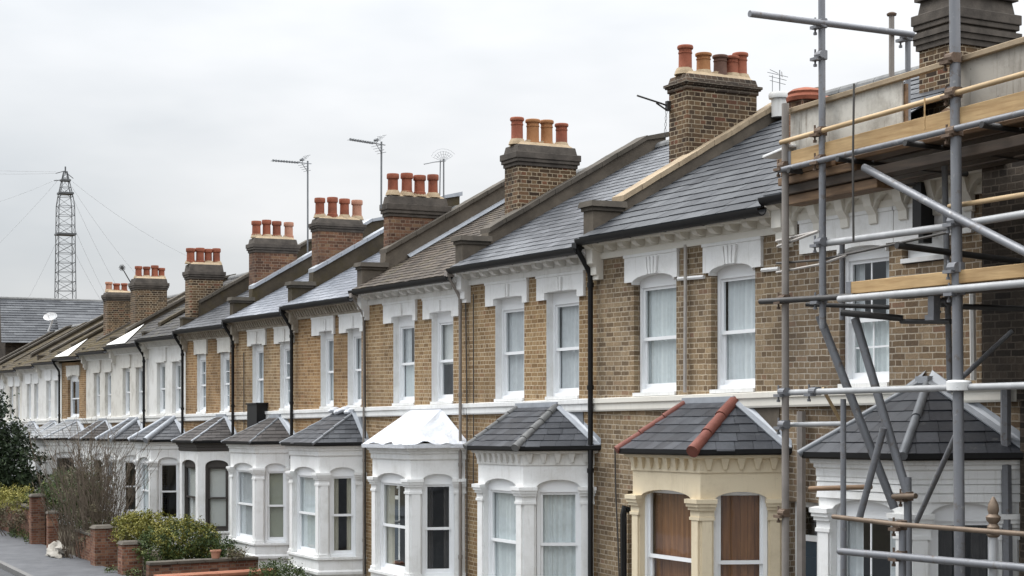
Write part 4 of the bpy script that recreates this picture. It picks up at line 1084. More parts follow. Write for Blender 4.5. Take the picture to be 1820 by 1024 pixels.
# braces
tube('brace', [(12.73,1.9,5.0),(12.14,1.4,3.0)], .045)
tube('brace', [(12.34,1.75,4.96),(11.81,1.5,3.12)], .045)
tube('brace', [(11.96,1.7,3.84),(12.28,1.75,2.88)], .036)
tube('brace', [(10.67,1.95,3.82),(11.70,1.5,2.90)], .026)
tube('brace', [(11.96,1.95,6.46),(10.62,2.06,5.85),(9.0,2.15,5.13)], .040)
tube('brace', [(10.6,1.95,4.34),(11.32,.6,4.81)], .024)
tube('brace', [(12.68,1.9,4.24),(12.72,1.6,3.85)], .018, 'rail_wood')
for s,p,z,m in ((12.555,2.0,8.03,'steel'),(12.555,2.0,7.70,'steel'),(12.56,2.0,6.62,'rust'),(12.56,2.0,6.91,'rust'),(12.56,2.0,5.76,'steel'),(12.555,2.0,5.17,'steel'),
    (10.64,2.0,7.30,'rust'),(10.63,2.0,6.98,'rust'),(10.62,2.0,6.62,'rust'),(10.60,2.0,5.79,'steel'),(10.6,2.0,5.36,'steel'),(10.59,2.0,5.15,'steel'),
    (13.18,2.0,6.63,'rust'),(13.178,2.0,5.20,'rust'),(13.178,2.0,4.20,'steel'),(13.178,2.0,3.85,'steel'),(13.178,2.0,2.9,'rust'),(11.24,2.1,2.93,'rust'),(11.24,2.1,2.64,'rust'),(11.82,1.5,3.15,'rust'),
    (12.575,.83,8.02,'steel'),(12.72,1.95,4.21,'steel'),(11.43,1.35,5.1,'steel')):
    coupler(sc_root, s, p, z, .05 if 10.5 < s < 10.7 else .04, m)
# short hanging clamps under the lower deck
for s,p,z0,z1 in ((11.02,1.9,5.12,4.92),):
    mb = MB(); mb.box(s-.04,s+.04,p-.04,p+.04,z1,z0); mb.box(s-.06,s+.06,p-.02,p+.06,z1-.03,z1+.02)
    mb.build('hanging_clamp', M['steel'], sc_root, WL)
# foam collar
mb = MB(); mb.lathe((10.585,2.0,4.27), [(.06,-.05),(.11,-.045),(.115,.03),(.10,.045),(.06,.05)], 16)
mb.build('foam_collar', M['white'], sc_root, WL, smooth=True)
# boards: upper toe board, old boards under it, deck, lower toe board and deck
def plank(name, mat, a, b, p0, p1, h, th_p):
    # a, b: (s, ztop) ends; face at p0..p1
    mb = MB()
    mb.box8([(a[0],p0,a[1]-h),(b[0],p0,b[1]-h),(b[0],p1,b[1]-h),(a[0],p1,a[1]-h),(a[0],p0,a[1]),(b[0],p0,b[1]),(b[0],p1,b[1]),(a[0],p1,a[1])])
    o = mb.build(name, M[mat], sc_root, WL)
    bv = o.modifiers.new('edge','BEVEL'); bv.width = .006; bv.segments = 1
    return o
plank('toe_board','board',(13.16,6.775),(8.0,6.90),1.955,1.995,.165,.04)
plank('deck_board','board_old',(13.40,6.73),(12.62,6.75),1.86,1.95,.10,.04)
plank('deck_board','board_old',(13.36,6.625),(12.50,6.64),1.80,1.93,.09,.04)
plank('deck_board','board_old',(13.42,6.53),(12.2,6.55),1.74,1.92,.085,.04)
plank('deck_board','board_dark',(13.38,6.44),(9.2,6.52),1.70,1.88,.10,.04)
plank('deck_board','board_old',(13.40,6.335),(11.9,6.36),1.60,1.84,.10,.04)
for k in range(6):
    plank('deck_board','board_dark' if k % 3 else 'board_old',(13.30-.03*k,6.60-.012*k),(8.0,6.70-.012*k),1.66-.23*k,1.87-.23*k,.045,.04)
for s in (13.0,12.2,11.2,10.2,9.2): tube('transom', [(s,2.1,6.555+.02*(13-s)),(s,.35,6.51+.02*(13-s))], .030, 'steel_dark')
plank('deck_board','white',(13.62,6.80),(13.12,6.86),1.5,1.98,.03,.04)
plank('toe_board','board',(12.15,5.315),(8.0,5.36),1.98,2.02,.125,.04)
for k in range(3): plank('deck_board','board_dark' if k else 'board_old',(12.1,5.20),(8.0,5.235),1.74-.23*k,1.96-.23*k,.04,.04)
for (a_, z_, h_, p_) in ((12.15,5.315,.125,2.0),(13.16,6.775,.165,1.975)):
    mb = MB(); mb.box(a_-.07,a_+.004,p_-.024,p_+.024,z_-h_-.003,z_+.004); mb.build('board_end_band', M['steel'], sc_root, WL)
# hoarding above the upper deck
def panel(a, b, z0, z1a, z1b, mat, p=1.90):
    mb = MB(); mb.box8([(a,p-.02,z0),(b,p-.02,z0),(b,p,z0),(a,p,z0),(a,p-.02,z1a),(b,p-.02,z1b),(b,p,z1b),(a,p,z1a)])
    return mb.build('hoarding_panel', M[mat], sc_root, WL)
panel(13.22,12.05,6.74,7.20,7.24,'ply'); panel(12.045,11.46,6.76,7.24,7.27,'ply',1.905); panel(10.80,8.0,6.78,7.29,7.36,'ply_grey')
plank('hoarding_rail','coping_tan',(13.26,7.255),(8.0,7.40),1.88,1.945,.055,.04)
for s in (13.2,12.0,11.47): 
    mb = MB(); mb.box(s-.03,s+.03,1.84,1.878,6.66,7.22); mb.build('hoarding_post', M['board_old'], sc_root, WL)
# dark sacks seen through the gap
mb = MB(); mb.lathe((11.62,1.62,6.66), [(.16,0),(.2,.06),(.19,.15),(.12,.22),(.05,.24)], 12); mb.build('rubble_sack', M['black_pipe'], sc_root, WL, smooth=True)
# ties and hanging ropes
for pts, r, m in (([(11.95,2.09,7.29),(11.955,2.1,6.5),(11.97,2.08,5.71)],.012,'cable'), ([(10.95,2.08,6.98),(10.95,2.08,6.68)],.008,'board'),
    ([(13.45,1.9,5.79),(12.57,2.04,5.87)],.016,'pale_cable'), ([(13.47,1.9,5.85),(12.68,1.97,5.88)],.016,'pale_cable'),
    ([(13.4,1.95,5.60),(12.63,1.97,5.58),(11.8,1.97,5.63),(10.74,1.97,5.70)],.014,'cable'), ([(13.4,1.95,5.5),(12.6,1.97,5.535),(12.2,1.97,5.60)],.014,'pale_cable')):
    mb = MB(); mb.tube(pts, r, 6); mb.build('tie_cable', M[m], sc_root, WL)
# finial post
fp = thing('finial_post', 'pale metal post with a turned brown finial in front of the scaffolded bay', 'post', WL((10.06,2.1,gz(10.06))))
mb = MB(); mb.tube([(10.055,2.1,2.93),(10.05,2.1,gz(10))], .036, 14); mb.build('post', M['steel_pale'], fp, WL, smooth=True)
mb = MB(); mb.lathe((10.055,2.1,2.92), [(.045,0),(.06,.02),(.045,.05),(.055,.09),(.035,.12),(.06,.15),(.066,.18),(.04,.205),(.05,.24),(.045,.29),(.02,.34),(.008,.36)], 16)
mb.build('finial', M['bronze_tube'], fp, WL, smooth=True)

# ------------------------------------------------------------------ aerials
def yagi(name, label, base, top, tip, n=11, el=.11, refl=True):
    r = thing(name, label, 'aerial', WL(base), 'television aerials on the chimneys')
    mb = MB(); mb.tube([base, top], .022, 8); mb.tube([(base[0]+.05,base[1]-.03,base[2]+.2),(top[0]+.02,top[1]-.01,top[2]-.15)], .006, 5)
    mb.build('pole', M['aerial'], r, WL)
    b = MB(); a = Vector((top[0],top[1],top[2]-.06)); t = Vector(tip)
    b.tube([a+(a-t).normalized()*.1, t], .013, 6)
    d = (t-a).normalized(); q = d.cross(Vector((0,0,1))).normalized()
    for k in range(n):
        c = a.lerp(t, .30+.70*k/(n-1))
        b.tube([c-q*el, c+q*el], .008, 5); b.box(c.x-.02,c.x+.02,c.y-.02,c.y+.02,c.z-.025,c.z+.025)
    b.build('boom', M['aerial'], r, WL)
    if refl:
        b = MB(); c = a.lerp(t,.18); zv = q.cross(d)
        for sgn in (1,-1):
            for k in range(4):
                o = c - d*(.05*k) + zv*sgn*(.05+.045*k)
                b.tube([o-q*.16, o+q*.16], .007, 5)
            b.tube([c, c-d*.16+zv*sgn*.2], .008, 5)
        b.tube([c+q*.05+zv*.08, c-q*.05+zv*.08], .03, 8)
        b.build('reflector', M['aerial'], r, WL)
    return r
yagi('tv_aerial','long television aerial on a tall pole left of the red four-pot chimney',(35.2,-.43,7.5),(35.2,-.43,9.74),(35.0,.51,9.66), 10)
yagi('tv_aerial','television aerial with the highest pole, beside the third chimney from the middle',(30.55,-.45,8.1),(30.5,-.435,9.54),(30.3,.355,9.50), 10)
r = thing('tv_aerial','small fan shaped television aerial on twin poles behind red pots','aerial',WL((30.6,-1.96,8.3)),'television aerials on the chimneys')
mb = MB(); mb.tube([(30.6,-1.96,8.2),(30.6,-1.96,9.28)],.018,8); mb.tube([(30.6,-1.86,8.2),(30.6,-1.88,9.25)],.014,8); mb.build('pole', M['aerial'], r, WL)
mb = MB(); mb.tube([(30.6,-2.0,9.24),(30.55,-1.7,9.19),(30.5,-1.44,9.12)],.012,6); mb.build('boom', M['aerial'], r, WL)
mb = MB()
for k in range(9):
    a = R(20+k*15); 
    mb.tube([(30.6,-1.95,9.22),(30.6-.12*math.sin(a*1.3),-1.95+.30*math.cos(a),9.22+.22*math.sin(a))],.0035,4)
for k in range(4):
    rr = .1+.06*k; mb.tube([(30.6-.05,-1.95+rr*1.2*math.cos(R(20+j*20)),9.22+rr*math.sin(R(20+j*20))) for j in range(7)],.003,4)
mb.build('grid', M['aerial'], r, WL)
r = thing('tv_aerial','black aerial arm with dangling wire on the tallest chimney','aerial',WL((21.2,-1.72,8.9)),'television aerials on the chimneys')
mb = MB(); mb.tube([(21.22,-1.76,8.90),(21.2,-1.6,8.93),(21.2,-1.13,9.02)],.016,8); mb.tube([(21.2,-1.70,8.83),(21.2,-1.5,8.93)],.014,6); mb.box(21.17,21.24,-1.78,-1.70,8.82,8.98); mb.build('arm', M['steel_dark'], r, WL)
mb = MB()
for ph in (0,math.pi): mb.tube([(21.2+.01*math.sin(ph),-1.70+.018*math.sin(k*.9+ph)+.002*k,8.85-.03*k) for k in range(17)],.0045,4)
mb.build('dangling_wire', M['steel_dark'], r, WL)
r = thing('tv_aerial','small old multi-rod aerial above the white vent pot','aerial',WL((20.4,-3.4,9.0)),'television aerials on the chimneys')
mb = MB(); mb.tube([(20.45,-3.45,8.9),(20.45,-3.45,9.52)],.009,6); mb.tube([(20.45,-3.30,8.9),(20.45,-3.30,9.42)],.006,6); mb.build('pole', M['aerial'], r, WL)
mb = MB()
for k,(z,l) in enumerate(((9.44,.2),(9.38,.17),(9.31,.15))): mb.tube([(20.45,-3.42-l,z-.02),(20.45,-3.40+l,z+.02)],.006,5)
mb.tube([(20.45,-3.42,9.46),(20.45,-3.25,9.51)],.006,5); mb.tube([(20.45,-3.5,9.41),(20.2,-3.3,9.43)],.006,5)
mb.build('rods', M['aerial'], r, WL)
r = thing('tv_aerial','tiny tilted aerial on the far chimney near the mast','aerial',WL((55,-.75,8.0)),'television aerials on the chimneys')
mb = MB(); mb.tube([(55,-.80,7.9),(55,-.47,8.46)],.02,6); mb.build('pole', M['steel_dark'], r, WL)
mb = MB()
for a in range(0,180,30): mb.tube([(55,-.45-.12*math.cos(R(a)),8.5-.12*math.sin(R(a))),(55,-.45+.12*math.cos(R(a)),8.5+.12*math.sin(R(a)))],.014,5)
mb.build('rods', M['steel_dark'], r, WL)

# ------------------------------------------------------------------ far end: slate house, dish, mast
eh = thing('slate_roofed_house','house with long grey slate roof closing the far end of the street','house',WL((97,-5.5,g(97))))
mb = MB(); coursed(mb, (92.5,-2.0,6.76),(92.5,-12.0,6.80),(97,-12.0,9.50),(97,-2.6,9.58), 18, .5, .03, rng, .002, .004); mb.poly((97,-2.6,9.57),(97,-12,9.49),(101.5,-12,6.8),(101.5,-2.0,6.76)); mb.build('roof', M['slate_a'], eh, WL)
mb = MB(); mb.box(93,101,-11.9,-2.3,g(97)-1,6.9); mb.add([(93.1,-2.35,6.8),(97,-2.75,9.4),(101,-2.35,6.8)],[[0,1,2]]); mb.build('wall', M['brick_dark'], eh, WL)
mb = MB(); mb.tube([(97,-2.5,9.6),(97,-12.05,9.52)], .12, 8); mb.build('ridge_tile', M['grey_hip'], eh, WL)
mb = MB(); coursed(mb, (92.2,-5.2,7.55),(92.2,-9.5,7.5),(94.6,-9.5,8.5),(94.6,-5.5,8.55), 6, .5, .02, rng); mb.box(92.1,92.3,-9.5,-5.2,7.42,7.56); mb.build('dormer_roof', M['slate_a'], eh, WL)
dr = thing('satellite_dish','white satellite dish on the slate roof at the far end','dish',WL((93.6,-5.1,7.6)))
mb = MB()
ax = Vector((-.6,.55,.45)).normalized(); ux = ax.cross(Vector((0,0,1))).normalized(); uy = ux.cross(ax)
c0 = Vector((93.3,-5.05,8.25)); rings = []
for j in range(6):
    rr = .46*j/5
    rings.append([c0+ux*rr*math.cos(2*math.pi*k/20)+uy*rr*.62*math.sin(2*math.pi*k/20)+ax*(.28*(j/5)**2) for k in range(20)])
mb.add([v for r_ in rings for v in r_], [[j*20+k,j*20+(k+1)%20,(j+1)*20+(k+1)%20,(j+1)*20+k] for j in range(5) for k in range(20)])
mb.build('bowl', M['dish'], dr, WL, smooth=True)
mb = MB(); mb.tube([c0-ax*.05, (93.55,-4.85,7.5)], .06, 8); mb.tube([c0-uy*.3+ax*.15, c0+ax*.55], .03, 6); mb.build('bracket', M['dish'], dr, WL)
bh = thing('brick_house','orange brick gable end at the far left edge','house',WL((104,-2,g(104))))
mb = MB(); mb.box(102,108,-3.6,3.0,g(104)-1,6.5); mb.add([(102,-3.6,6.5),(102,3.0,6.5),(102,-2.2,9.6),(108,-3.6,6.5),(108,3,6.5),(108,-2.2,9.6)],[[0,1,2],[3,5,4],[0,2,5,3],[1,4,5,2]]); mb.build('wall', M['brick_garden'], bh, WL)

ma = thing('lattice_mast','tall guyed lattice steel mast behind the far rooftops','mast',WL((190,-24.3,g(190))))
def mastw(z):  # half width
    t = (z-2)/(30.2-2)
    return (1.22-.34*t) if z < 26.5 else max(.10, .92*(30.7-z)/4.2*.86+.13)
mc = (190,-24.35)
legs = [(-1,-1),(1,-1),(1,1),(-1,1)]
zs_ = [2+1.15*k for k in range(25)]+[30.4]
for (a,b) in legs:
    mb = MB(); mb.tube([(mc[0]+a*mastw(z),mc[1]+b*mastw(z),z) for z in zs_], .055, 5); mb.build('mast_leg', M['mast'], ma, WL)
mb = MB()
for k in range(len(zs_)-1):
    z0,z1 = zs_[k],zs_[k+1]
    for i in range(4):
        (a0,b0),(a1,b1) = legs[i],legs[(i+1)%4]
        w0,w1 = mastw(z0),mastw(z1)
        mb.tube([(mc[0]+a0*w0,mc[1]+b0*w0,z0),(mc[0]+a1*w1,mc[1]+b1*w1,z1)], .024, 4)
        if k % 2 == 0: mb.tube([(mc[0]+a1*w0,mc[1]+b1*w0,z0),(mc[0]+a0*w1,mc[1]+b0*w1,z1)], .02, 4)
        mb.tube([(mc[0]+a0*w1,mc[1]+b0*w1,z1),(mc[0]+a1*w1,mc[1]+b1*w1,z1)], .03, 4)
mb.build('lattice', M['mast'], ma, WL)
mb = MB()
for z in (22.6,27.6,29.2):
    w_ = mastw(z)+.15; mp_ = MB(); mp_.box(mc[0]-w_,mc[0]+w_,mc[1]-w_,mc[1]+w_,z,z+.22); mp_.build('platform', M['mast'], ma, WL)
mb.tube([(190,-24.35,30.2),(190,-24.35,31.0)],.09,6); mb.tube([(190,-23.2,30.1),(190,-24.4,30.5)],.05,5); mb.tube([(190,-25.3,29.6),(190,-24.4,30.3)],.05,5)
mb.tube([(190,-23.0,29.2),(190,-24.3,29.4)],.06,5)
mb.build('mast_head', M['mast'], ma, WL)
def guy(a, b, sag):
    mb = MB(); n = 10
    mb.tube([(190,a[0]+(b[0]-a[0])*k/n,a[1]+(b[1]-a[1])*k/n-sag*4*(k/n)*(1-k/n)) for k in range(n+1)], .017, 4); mb.build('guy_wire', M['wire'], ma, WL)
guy((-23.2,30.3),(-10,29.9),.1); guy((-23.2,30.1),(-10,29.4),.15); guy((-23.3,29.4),(-10,24.2),.5); guy((-23.4,29.2),(-10,14.6),.5)
guy((-25.2,29.2),(-42,19.6),.8); guy((-25.1,28.6),(-34.5,16.5),.6); guy((-25.1,27.6),(-31.5,15.0),.5); guy((-25.0,24.6),(-30,14.0),.4); guy((-25.0,21.6),(-29,14.2),.3); guy((-23.6,22.5),(-19,13.0),.3)

# ------------------------------------------------------------------ ground
def sheet(name, mat, s0, s1, p0, p1, dz, n=1, kind='structure'):
    mb = MB()
    for k in range(n):
        a = s0+(s1-s0)*k/n; b = s0+(s1-s0)*(k+1)/n
        mb.poly((a,p0,dz),(b,p0,dz),(b,p1,dz),(a,p1,dz))
    return structure(mb.build(name, M[mat]), kind)
sheet('ground','soil',-400,900,-600,500,-.06)
sheet('garden','soil',0,110,-.2,3.35,.0)
mb = MB(); mb.box(-10,120,3.36,5.45,-.3,.06); structure(mb.build('pavement', M['paving']))
mb = MB()
for k in range(140): mb.box(-10+.92*k,-10+.92*k+.915,5.452,5.60,-.3,.075)
structure(mb.build('kerb', M['kerb']))
sheet('road','asphalt',-60,300,5.61,13.0,-.045)
#mb = MB(); mb.poly((-10,5.75,-.041),(120,5.75,-.041),(120,5.85,-.041),(-10,5.85,-.041)); structure(mb.build('road_line', M['line']))
mb = MB(); mb.box(-10,120,13.0,16.0,-.3,.06); structure(mb.build('far_pavement', M['paving']))

# garden walls and piers
GW = 'brick walls and piers of the front gardens'
def gwall(label, s0, s1, p0, p1, h, mat='brick_garden', cop='coping_old', piers=()):
    r = thing('garden_wall', label, 'wall', W(((s0+s1)/2,(p0+p1)/2,0)), GW)
    mb = MB(); mb.box(s0,s1,p0,p1,-.2,h); mb.build('wall', M[mat], r)
    mb = MB()
    n = max(1,int(max(s1-s0,p1-p0)/.6))
    for k in range(n):
        if s1-s0 > p1-p0: mb.box(s0+(s1-s0)*k/n,s0+(s1-s0)*(k+1)/n-.006,p0-.05,p1+.05,h,h+.075+rng.uniform(-.004,.004))
        else: mb.box(s0-.05,s1+.05,p0+(p1-p0)*k/n,p0+(p1-p0)*(k+1)/n-.006,h,h+.075+rng.uniform(-.004,.004))
    o = mb.build('coping', M[cop], r); bv = o.modifiers.new('worn','BEVEL'); bv.width=.015; bv.segments=2
def pier(label, s, p, w, h, mat='brick_garden', cap='coping_old', ch=.08):
    r = thing('brick_pier', label, 'pier', W((s,p,0)), GW)
    mb = MB(); mb.box(s-w/2,s+w/2,p-w/2,p+w/2,-.2,h); mb.build('shaft', M[mat], r)
    mb = MB(); q = w/2+.04; mb.box8([(s-q,p-q,h),(s+q,p-q,h),(s+q,p+q,h),(s-q,p+q,h),(s-q*.75,p-q*.75,h+ch),(s+q*.75,p-q*.75,h+ch),(s+q*.75,p+q*.75,h+ch),(s-q*.75,p+q*.75,h+ch)])
    o = mb.build('cap', M[cap], r); bv = o.modifiers.new('worn','BEVEL'); bv.width=.012; bv.segments=2
gwall('low garden dividing wall with dark stone coping below the yellow bush', 34.8,35.05,.95,3.55,.52)
gwall('lowest garden wall with rust red coping at the bottom edge', 33.3,33.75,.95,3.7,.33, cop='soil_red')
pier('short brick pier with pale cap at the end of the low dividing wall', 37.9,3.25,.5,.80)
pier('tall red brick pier with slate cap beside the bare shrub', 40.9,3.25,.58,1.03)
gwall('front garden wall behind the tall red pier', 41.3,44.2,3.1,3.33,.75)
pier('dark brick pier beneath the yellow hedge', 49.6,3.45,.42,1.55)
pier('narrow brick pier beside the dark hedge wall', 47.6,3.35,.3,1.1)
gwall('front garden wall with dark slatted bricks below the far hedge', 49.9,60.0,3.1,3.33,1.05)
gwall('far garden wall beyond the yellow hedge', 60.6,75.0,3.1,3.33,.9)
# flower pots and stones in the garden
for lab,(s,p,z,r_) in (('squat terracotta flower pot on the low garden wall',(34.9,1.95,.60,.12)),('broken clay pot beside the white bay foot',(35.6,1.6,.10,.16))):
    r = thing('flower_pot', lab, 'flower pot', W((s,p,z)))
    mb = MB(); mb.lathe((s,p,z), [(r_*.75,0),(r_*.95,r_*1.3),(r_*1.1,r_*1.32),(r_*1.1,r_*1.6),(r_*.9,r_*1.6),(r_*.85,r_*1.4)], 14); mb.build('pot', M['pale_pot'], r, smooth=True)
    mb = MB(); mb.lathe((s,p,z+r_*1.38), [(r_*.86,0),(r_*.5,.01),(.01,.015)], 12); mb.build('earth', M['soil'], r)

# ------------------------------------------------------------------ plants
def leaves(name, parent, mat, blobs, n, size, seed, up=.3, shell=.55):
    rn = random.Random(seed); mb = MB()
    tot = sum(b[1][0]*b[1][1]*b[1][2] for b in blobs)
    for c, rad in blobs:
        m = int(n*rad[0]*rad[1]*rad[2]/tot)
        ncl = max(6, m//26)
        for k in range(ncl):
            d = Vector((rn.gauss(0,1),rn.gauss(0,1),rn.gauss(0,1))).normalized()
            rr = rn.uniform(shell,1.0)**.6 * rn.uniform(.86,1.1)
            cc = Vector((c[0]+d.x*rad[0]*rr, c[1]+d.y*rad[1]*rr, c[2]+d.z*rad[2]*rr))
            tone = rn.uniform(.1,.75)
            for j in range(26):
                q = cc + Vector((rn.gauss(0,1),rn.gauss(0,1),rn.gauss(0,1)))*size*1.7
                nrm = (d*.6+Vector((rn.gauss(0,1),rn.gauss(0,1),rn.gauss(0,1)+up))).normalized()
                t = nrm.cross(Vector((rn.gauss(0,1),rn.gauss(0,1),rn.gauss(0,1)))).normalized(); b = nrm.cross(t)
                sz = size*rn.uniform(.6,1.3)
                mb.poly(q-t*sz, q+b*sz*.45, q+t*sz, q-b*sz*.45, rnd=min(1,max(0,tone+rn.uniform(-.22,.25))))
    return mb.build(name, M[mat], parent)
def stems(name, parent, base, n, h, spread, r, seed, lean=(0,0)):
    rn = random.Random(seed); mb = MB()
    for k in range(n):
        a = rn.uniform(0,6.28); rr = rn.uniform(0,spread*.4)
        p = Vector((base[0]+rr*math.cos(a), base[1]+rr*math.sin(a), base[2])); pts = [p]
        dirv = Vector((math.cos(a)*rn.uniform(.05,.5)*spread/h+lean[0], math.sin(a)*rn.uniform(.05,.5)*spread/h+lean[1], 1))
        hh = h*rn.uniform(.55,1.0); m = 6
        for j in range(m):
            dirv += Vector((rn.gauss(0,.09),rn.gauss(0,.09),0)); p = p + dirv.normalized()*hh/m; pts.append(p)
        mb.tube(pts, r, 4, r2=r*.35)
        for j in range(2, m+1):
            for q in range(2):
                d2 = (dirv+Vector((rn.gauss(0,.6),rn.gauss(0,.6),rn.uniform(-.1,.5)))).normalized(); l = hh*rn.uniform(.07,.2)
                mb.tube([pts[j], pts[j]+d2*l*.5, pts[j]+d2*l+Vector((rn.gauss(0,.03),rn.gauss(0,.03),.0))], r*.5, 3, r2=r*.25)
    return mb.build(name, M['twig'], parent)
def plant(name, label, cat, base): return thing(name, label, cat, W(base))

b_ = plant('bush','round yellow green bush behind the low garden wall','bush',(37.2,2.4,0))
leaves('foliage', b_, 'leaf_green', [((36.9,2.1,.80),(.75,.72,.58)),((36.6,1.5,.62),(.55,.6,.45)),((37.4,2.7,.70),(.6,.5,.55))], 11000, .034, 11)
leaves('flower_foliage', b_, 'leaf_yellow', [((36.9,2.25,1.0),(.70,.66,.48)),((36.8,1.8,.92),(.55,.55,.38))], 5200, .032, 12, shell=.8)
stems('stem', b_, (37,2.1,0), 14, .9, .7, .012, 3)
b_ = plant('bush','bright yellow bush between the two brick piers','bush',(38.9,2.9,0))
leaves('foliage', b_, 'leaf_yellow', [((38.9,2.75,1.1),(.75,.6,.46)),((38.6,2.4,1.12),(.6,.5,.42)),((39.4,2.9,1.0),(.6,.5,.45))], 9000, .034, 13)
stems('stem', b_, (38.9,2.8,0), 12, 1.1, .7, .012, 4)
b_ = plant('bush','dark low bush at the foot of the dark timber bay','bush',(36.2,1.3,0))
leaves('foliage', b_, 'leaf_green', [((37.6,1.3,.55),(.7,.35,.45)),((36.4,1.15,.40),(.5,.3,.30))], 2600, .03, 14)
b_ = plant('bush','low dark green bush at the bottom edge below the white bay','bush',(31.6,1.5,0))
leaves('foliage', b_, 'leaf_green', [((31.7,1.35,.42),(.8,.45,.36)),((30.9,1.4,.36),(.5,.4,.30)),((32.5,1.5,.36),(.5,.4,.30))], 3800, .028, 15)
b_ = plant('shrub','tall twiggy half bare shrub in front of the white houses','shrub',(43.5,3.0,0))
stems('stem', b_, (43.6,2.95,0), 110, 3.7, 2.0, .014, 5)
stems('side_stem', b_, (45.3,2.7,0), 70, 3.2, 1.7, .012, 6)
leaves('dry_leaves', b_, 'leaf_brown', [((43.6,2.95,1.0),(1.2,.7,.9)),((44.4,2.9,2.1),(1.1,.7,.9)),((43,3.1,.55),(1.2,.5,.6)),((45.2,2.8,1.2),(1.0,.6,.9))], 6500, .024, 16, shell=.1)
b_ = plant('bush','mid green feathery bush left of the bare shrub','bush',(49.5,2.6,0))
leaves('foliage', b_, 'leaf_green', [((49.3,2.6,1.7),(1.1,.75,.75)),((48.2,2.4,1.5),(.9,.6,.7)),((50.2,2.8,1.3),(.8,.7,.7))], 11000, .045, 17)
stems('stem', b_, (49,2.6,0), 22, 2.2, 1.4, .018, 7)
b_ = plant('hedge','yellow green hedge on the far garden wall','hedge',(53,3.3,0))
leaves('foliage', b_, 'leaf_yellow', [((52.5,3.45,1.35),(1.6,.45,.45)),((55,3.5,1.3),(1.6,.5,.5)),((58,3.5,1.3),(1.8,.5,.5))], 5200, .036, 18)
stems('stem', b_, (54,3.4,0), 24, 1.2, 3.0, .018, 8)
b_ = plant('hedge','dry brown hedge hanging over the pavement','hedge',(55,3.6,0))
leaves('foliage', b_, 'leaf_brown', [((54,3.55,.75),(2.2,.35,.5)),((58,3.55,.7),(2.2,.35,.5))], 3000, .035, 19)
t_ = plant('conifer_tree','dark conifer at the left edge','tree',(60,2.6,0))
bl = []; rn = random.Random(5)
for k in range(16):
    z = 1.0+k*.26; rr = 2.2*(1-(k/18)**2.2)+.25
    for q in range(3):
        a = rn.uniform(0,6.28); bl.append(((60+rr*.5*math.cos(a),3.95+rr*.5*math.sin(a),z+rn.uniform(-.1,.1)),(rr*.72,rr*.72,.40)))
leaves('crown', t_, 'leaf_dark', bl, 44000, .085, 20, up=.6, shell=.3)
mb = MB(); mb.tube([(60,3.95,-.1),(60,3.97,2.5),(60,3.95,5.0)], .16, 8, r2=.04)
for k in range(14):
    a = rn.uniform(0,6.28); z = 1+k*.27; mb.tube([(60,3.95,z),(60+.8*math.cos(a),3.95+.8*math.sin(a),z+.25)], .035, 5, r2=.01)
mb.build('trunk', M['trunk'], t_)
t_ = plant('ivy_bush','grey green ivy mass at the foot of the conifer','bush',(66,2.2,0))
leaves('foliage', t_, 'leaf_green', [((62,3.0,1.2),(1.3,.5,1.0)),((64,2.9,1.4),(1.6,.55,1.2))], 5200, .045, 21)
b_ = plant('weeds','small weeds sprouting beside the brick pier','weeds',(36.6,3.5,0))
leaves('foliage', b_, 'leaf_green', [((36.6,3.45,.14),(.3,.15,.14)),((38.4,3.6,.12),(.3,.12,.12))], 420, .03, 22)
b_ = plant('weeds','dry weeds along the pavement edge below the hedge','weeds',(51,3.5,0))
leaves('foliage', b_, 'leaf_green', [((50.5,3.55,.16),(1.2,.15,.16)),((53,3.5,.18),(1.3,.15,.18))], 900, .035, 23)
b_ = plant('pot_plant','small dry plant in front of the white bay foot','plant',(35.0,1.5,0))
stems('stem', b_, (34.9,1.45,.55), 16, .35, .5, .008, 9)
leaves('foliage', b_, 'leaf_brown', [((34.9,1.45,.68),(.28,.28,.12))], 240, .03, 24)
leaves('new_leaves', bpy.data.objects['shrub'], 'leaf_green', [((45.0,2.9,1.9),(1.1,.6,.8)),((44.2,3.0,1.0),(1.2,.6,.6)),((46.4,2.9,1.5),(1.0,.6,.6))], 4200, .034, 26, shell=.2)
# dirty white sack
sk = thing('rubble_bag','crumpled white rubble sack on the pavement by the shrub','sack',W((43.6,3.75,.06)))
rn = random.Random(9); mb = MB(); n = 18; vs = []
for j in range(11):
    ph = math.pi*.5*j/10
    for k in range(n):
        a = 2*math.pi*k/n
        q = 1+.16*math.sin(3*a+j*.8)+.10*math.sin(7*a-j*1.7)+rn.uniform(-.05,.05)
        vs.append((44.4+.78*q*math.cos(a)*math.cos(ph)**.6, 3.82+.26*q*math.sin(a)*math.cos(ph)**.6, .065+.30*math.sin(ph)*(1+.35*math.sin(2*a+1)+.15*math.sin(5*a+2*ph))))
mb.add(vs, [[j*n+k,j*n+(k+1)%n,(j+1)*n+(k+1)%n,(j+1)*n+k] for j in range(10) for k in range(n)])
mb.build('sack', M['bag'], sk, smooth=True)

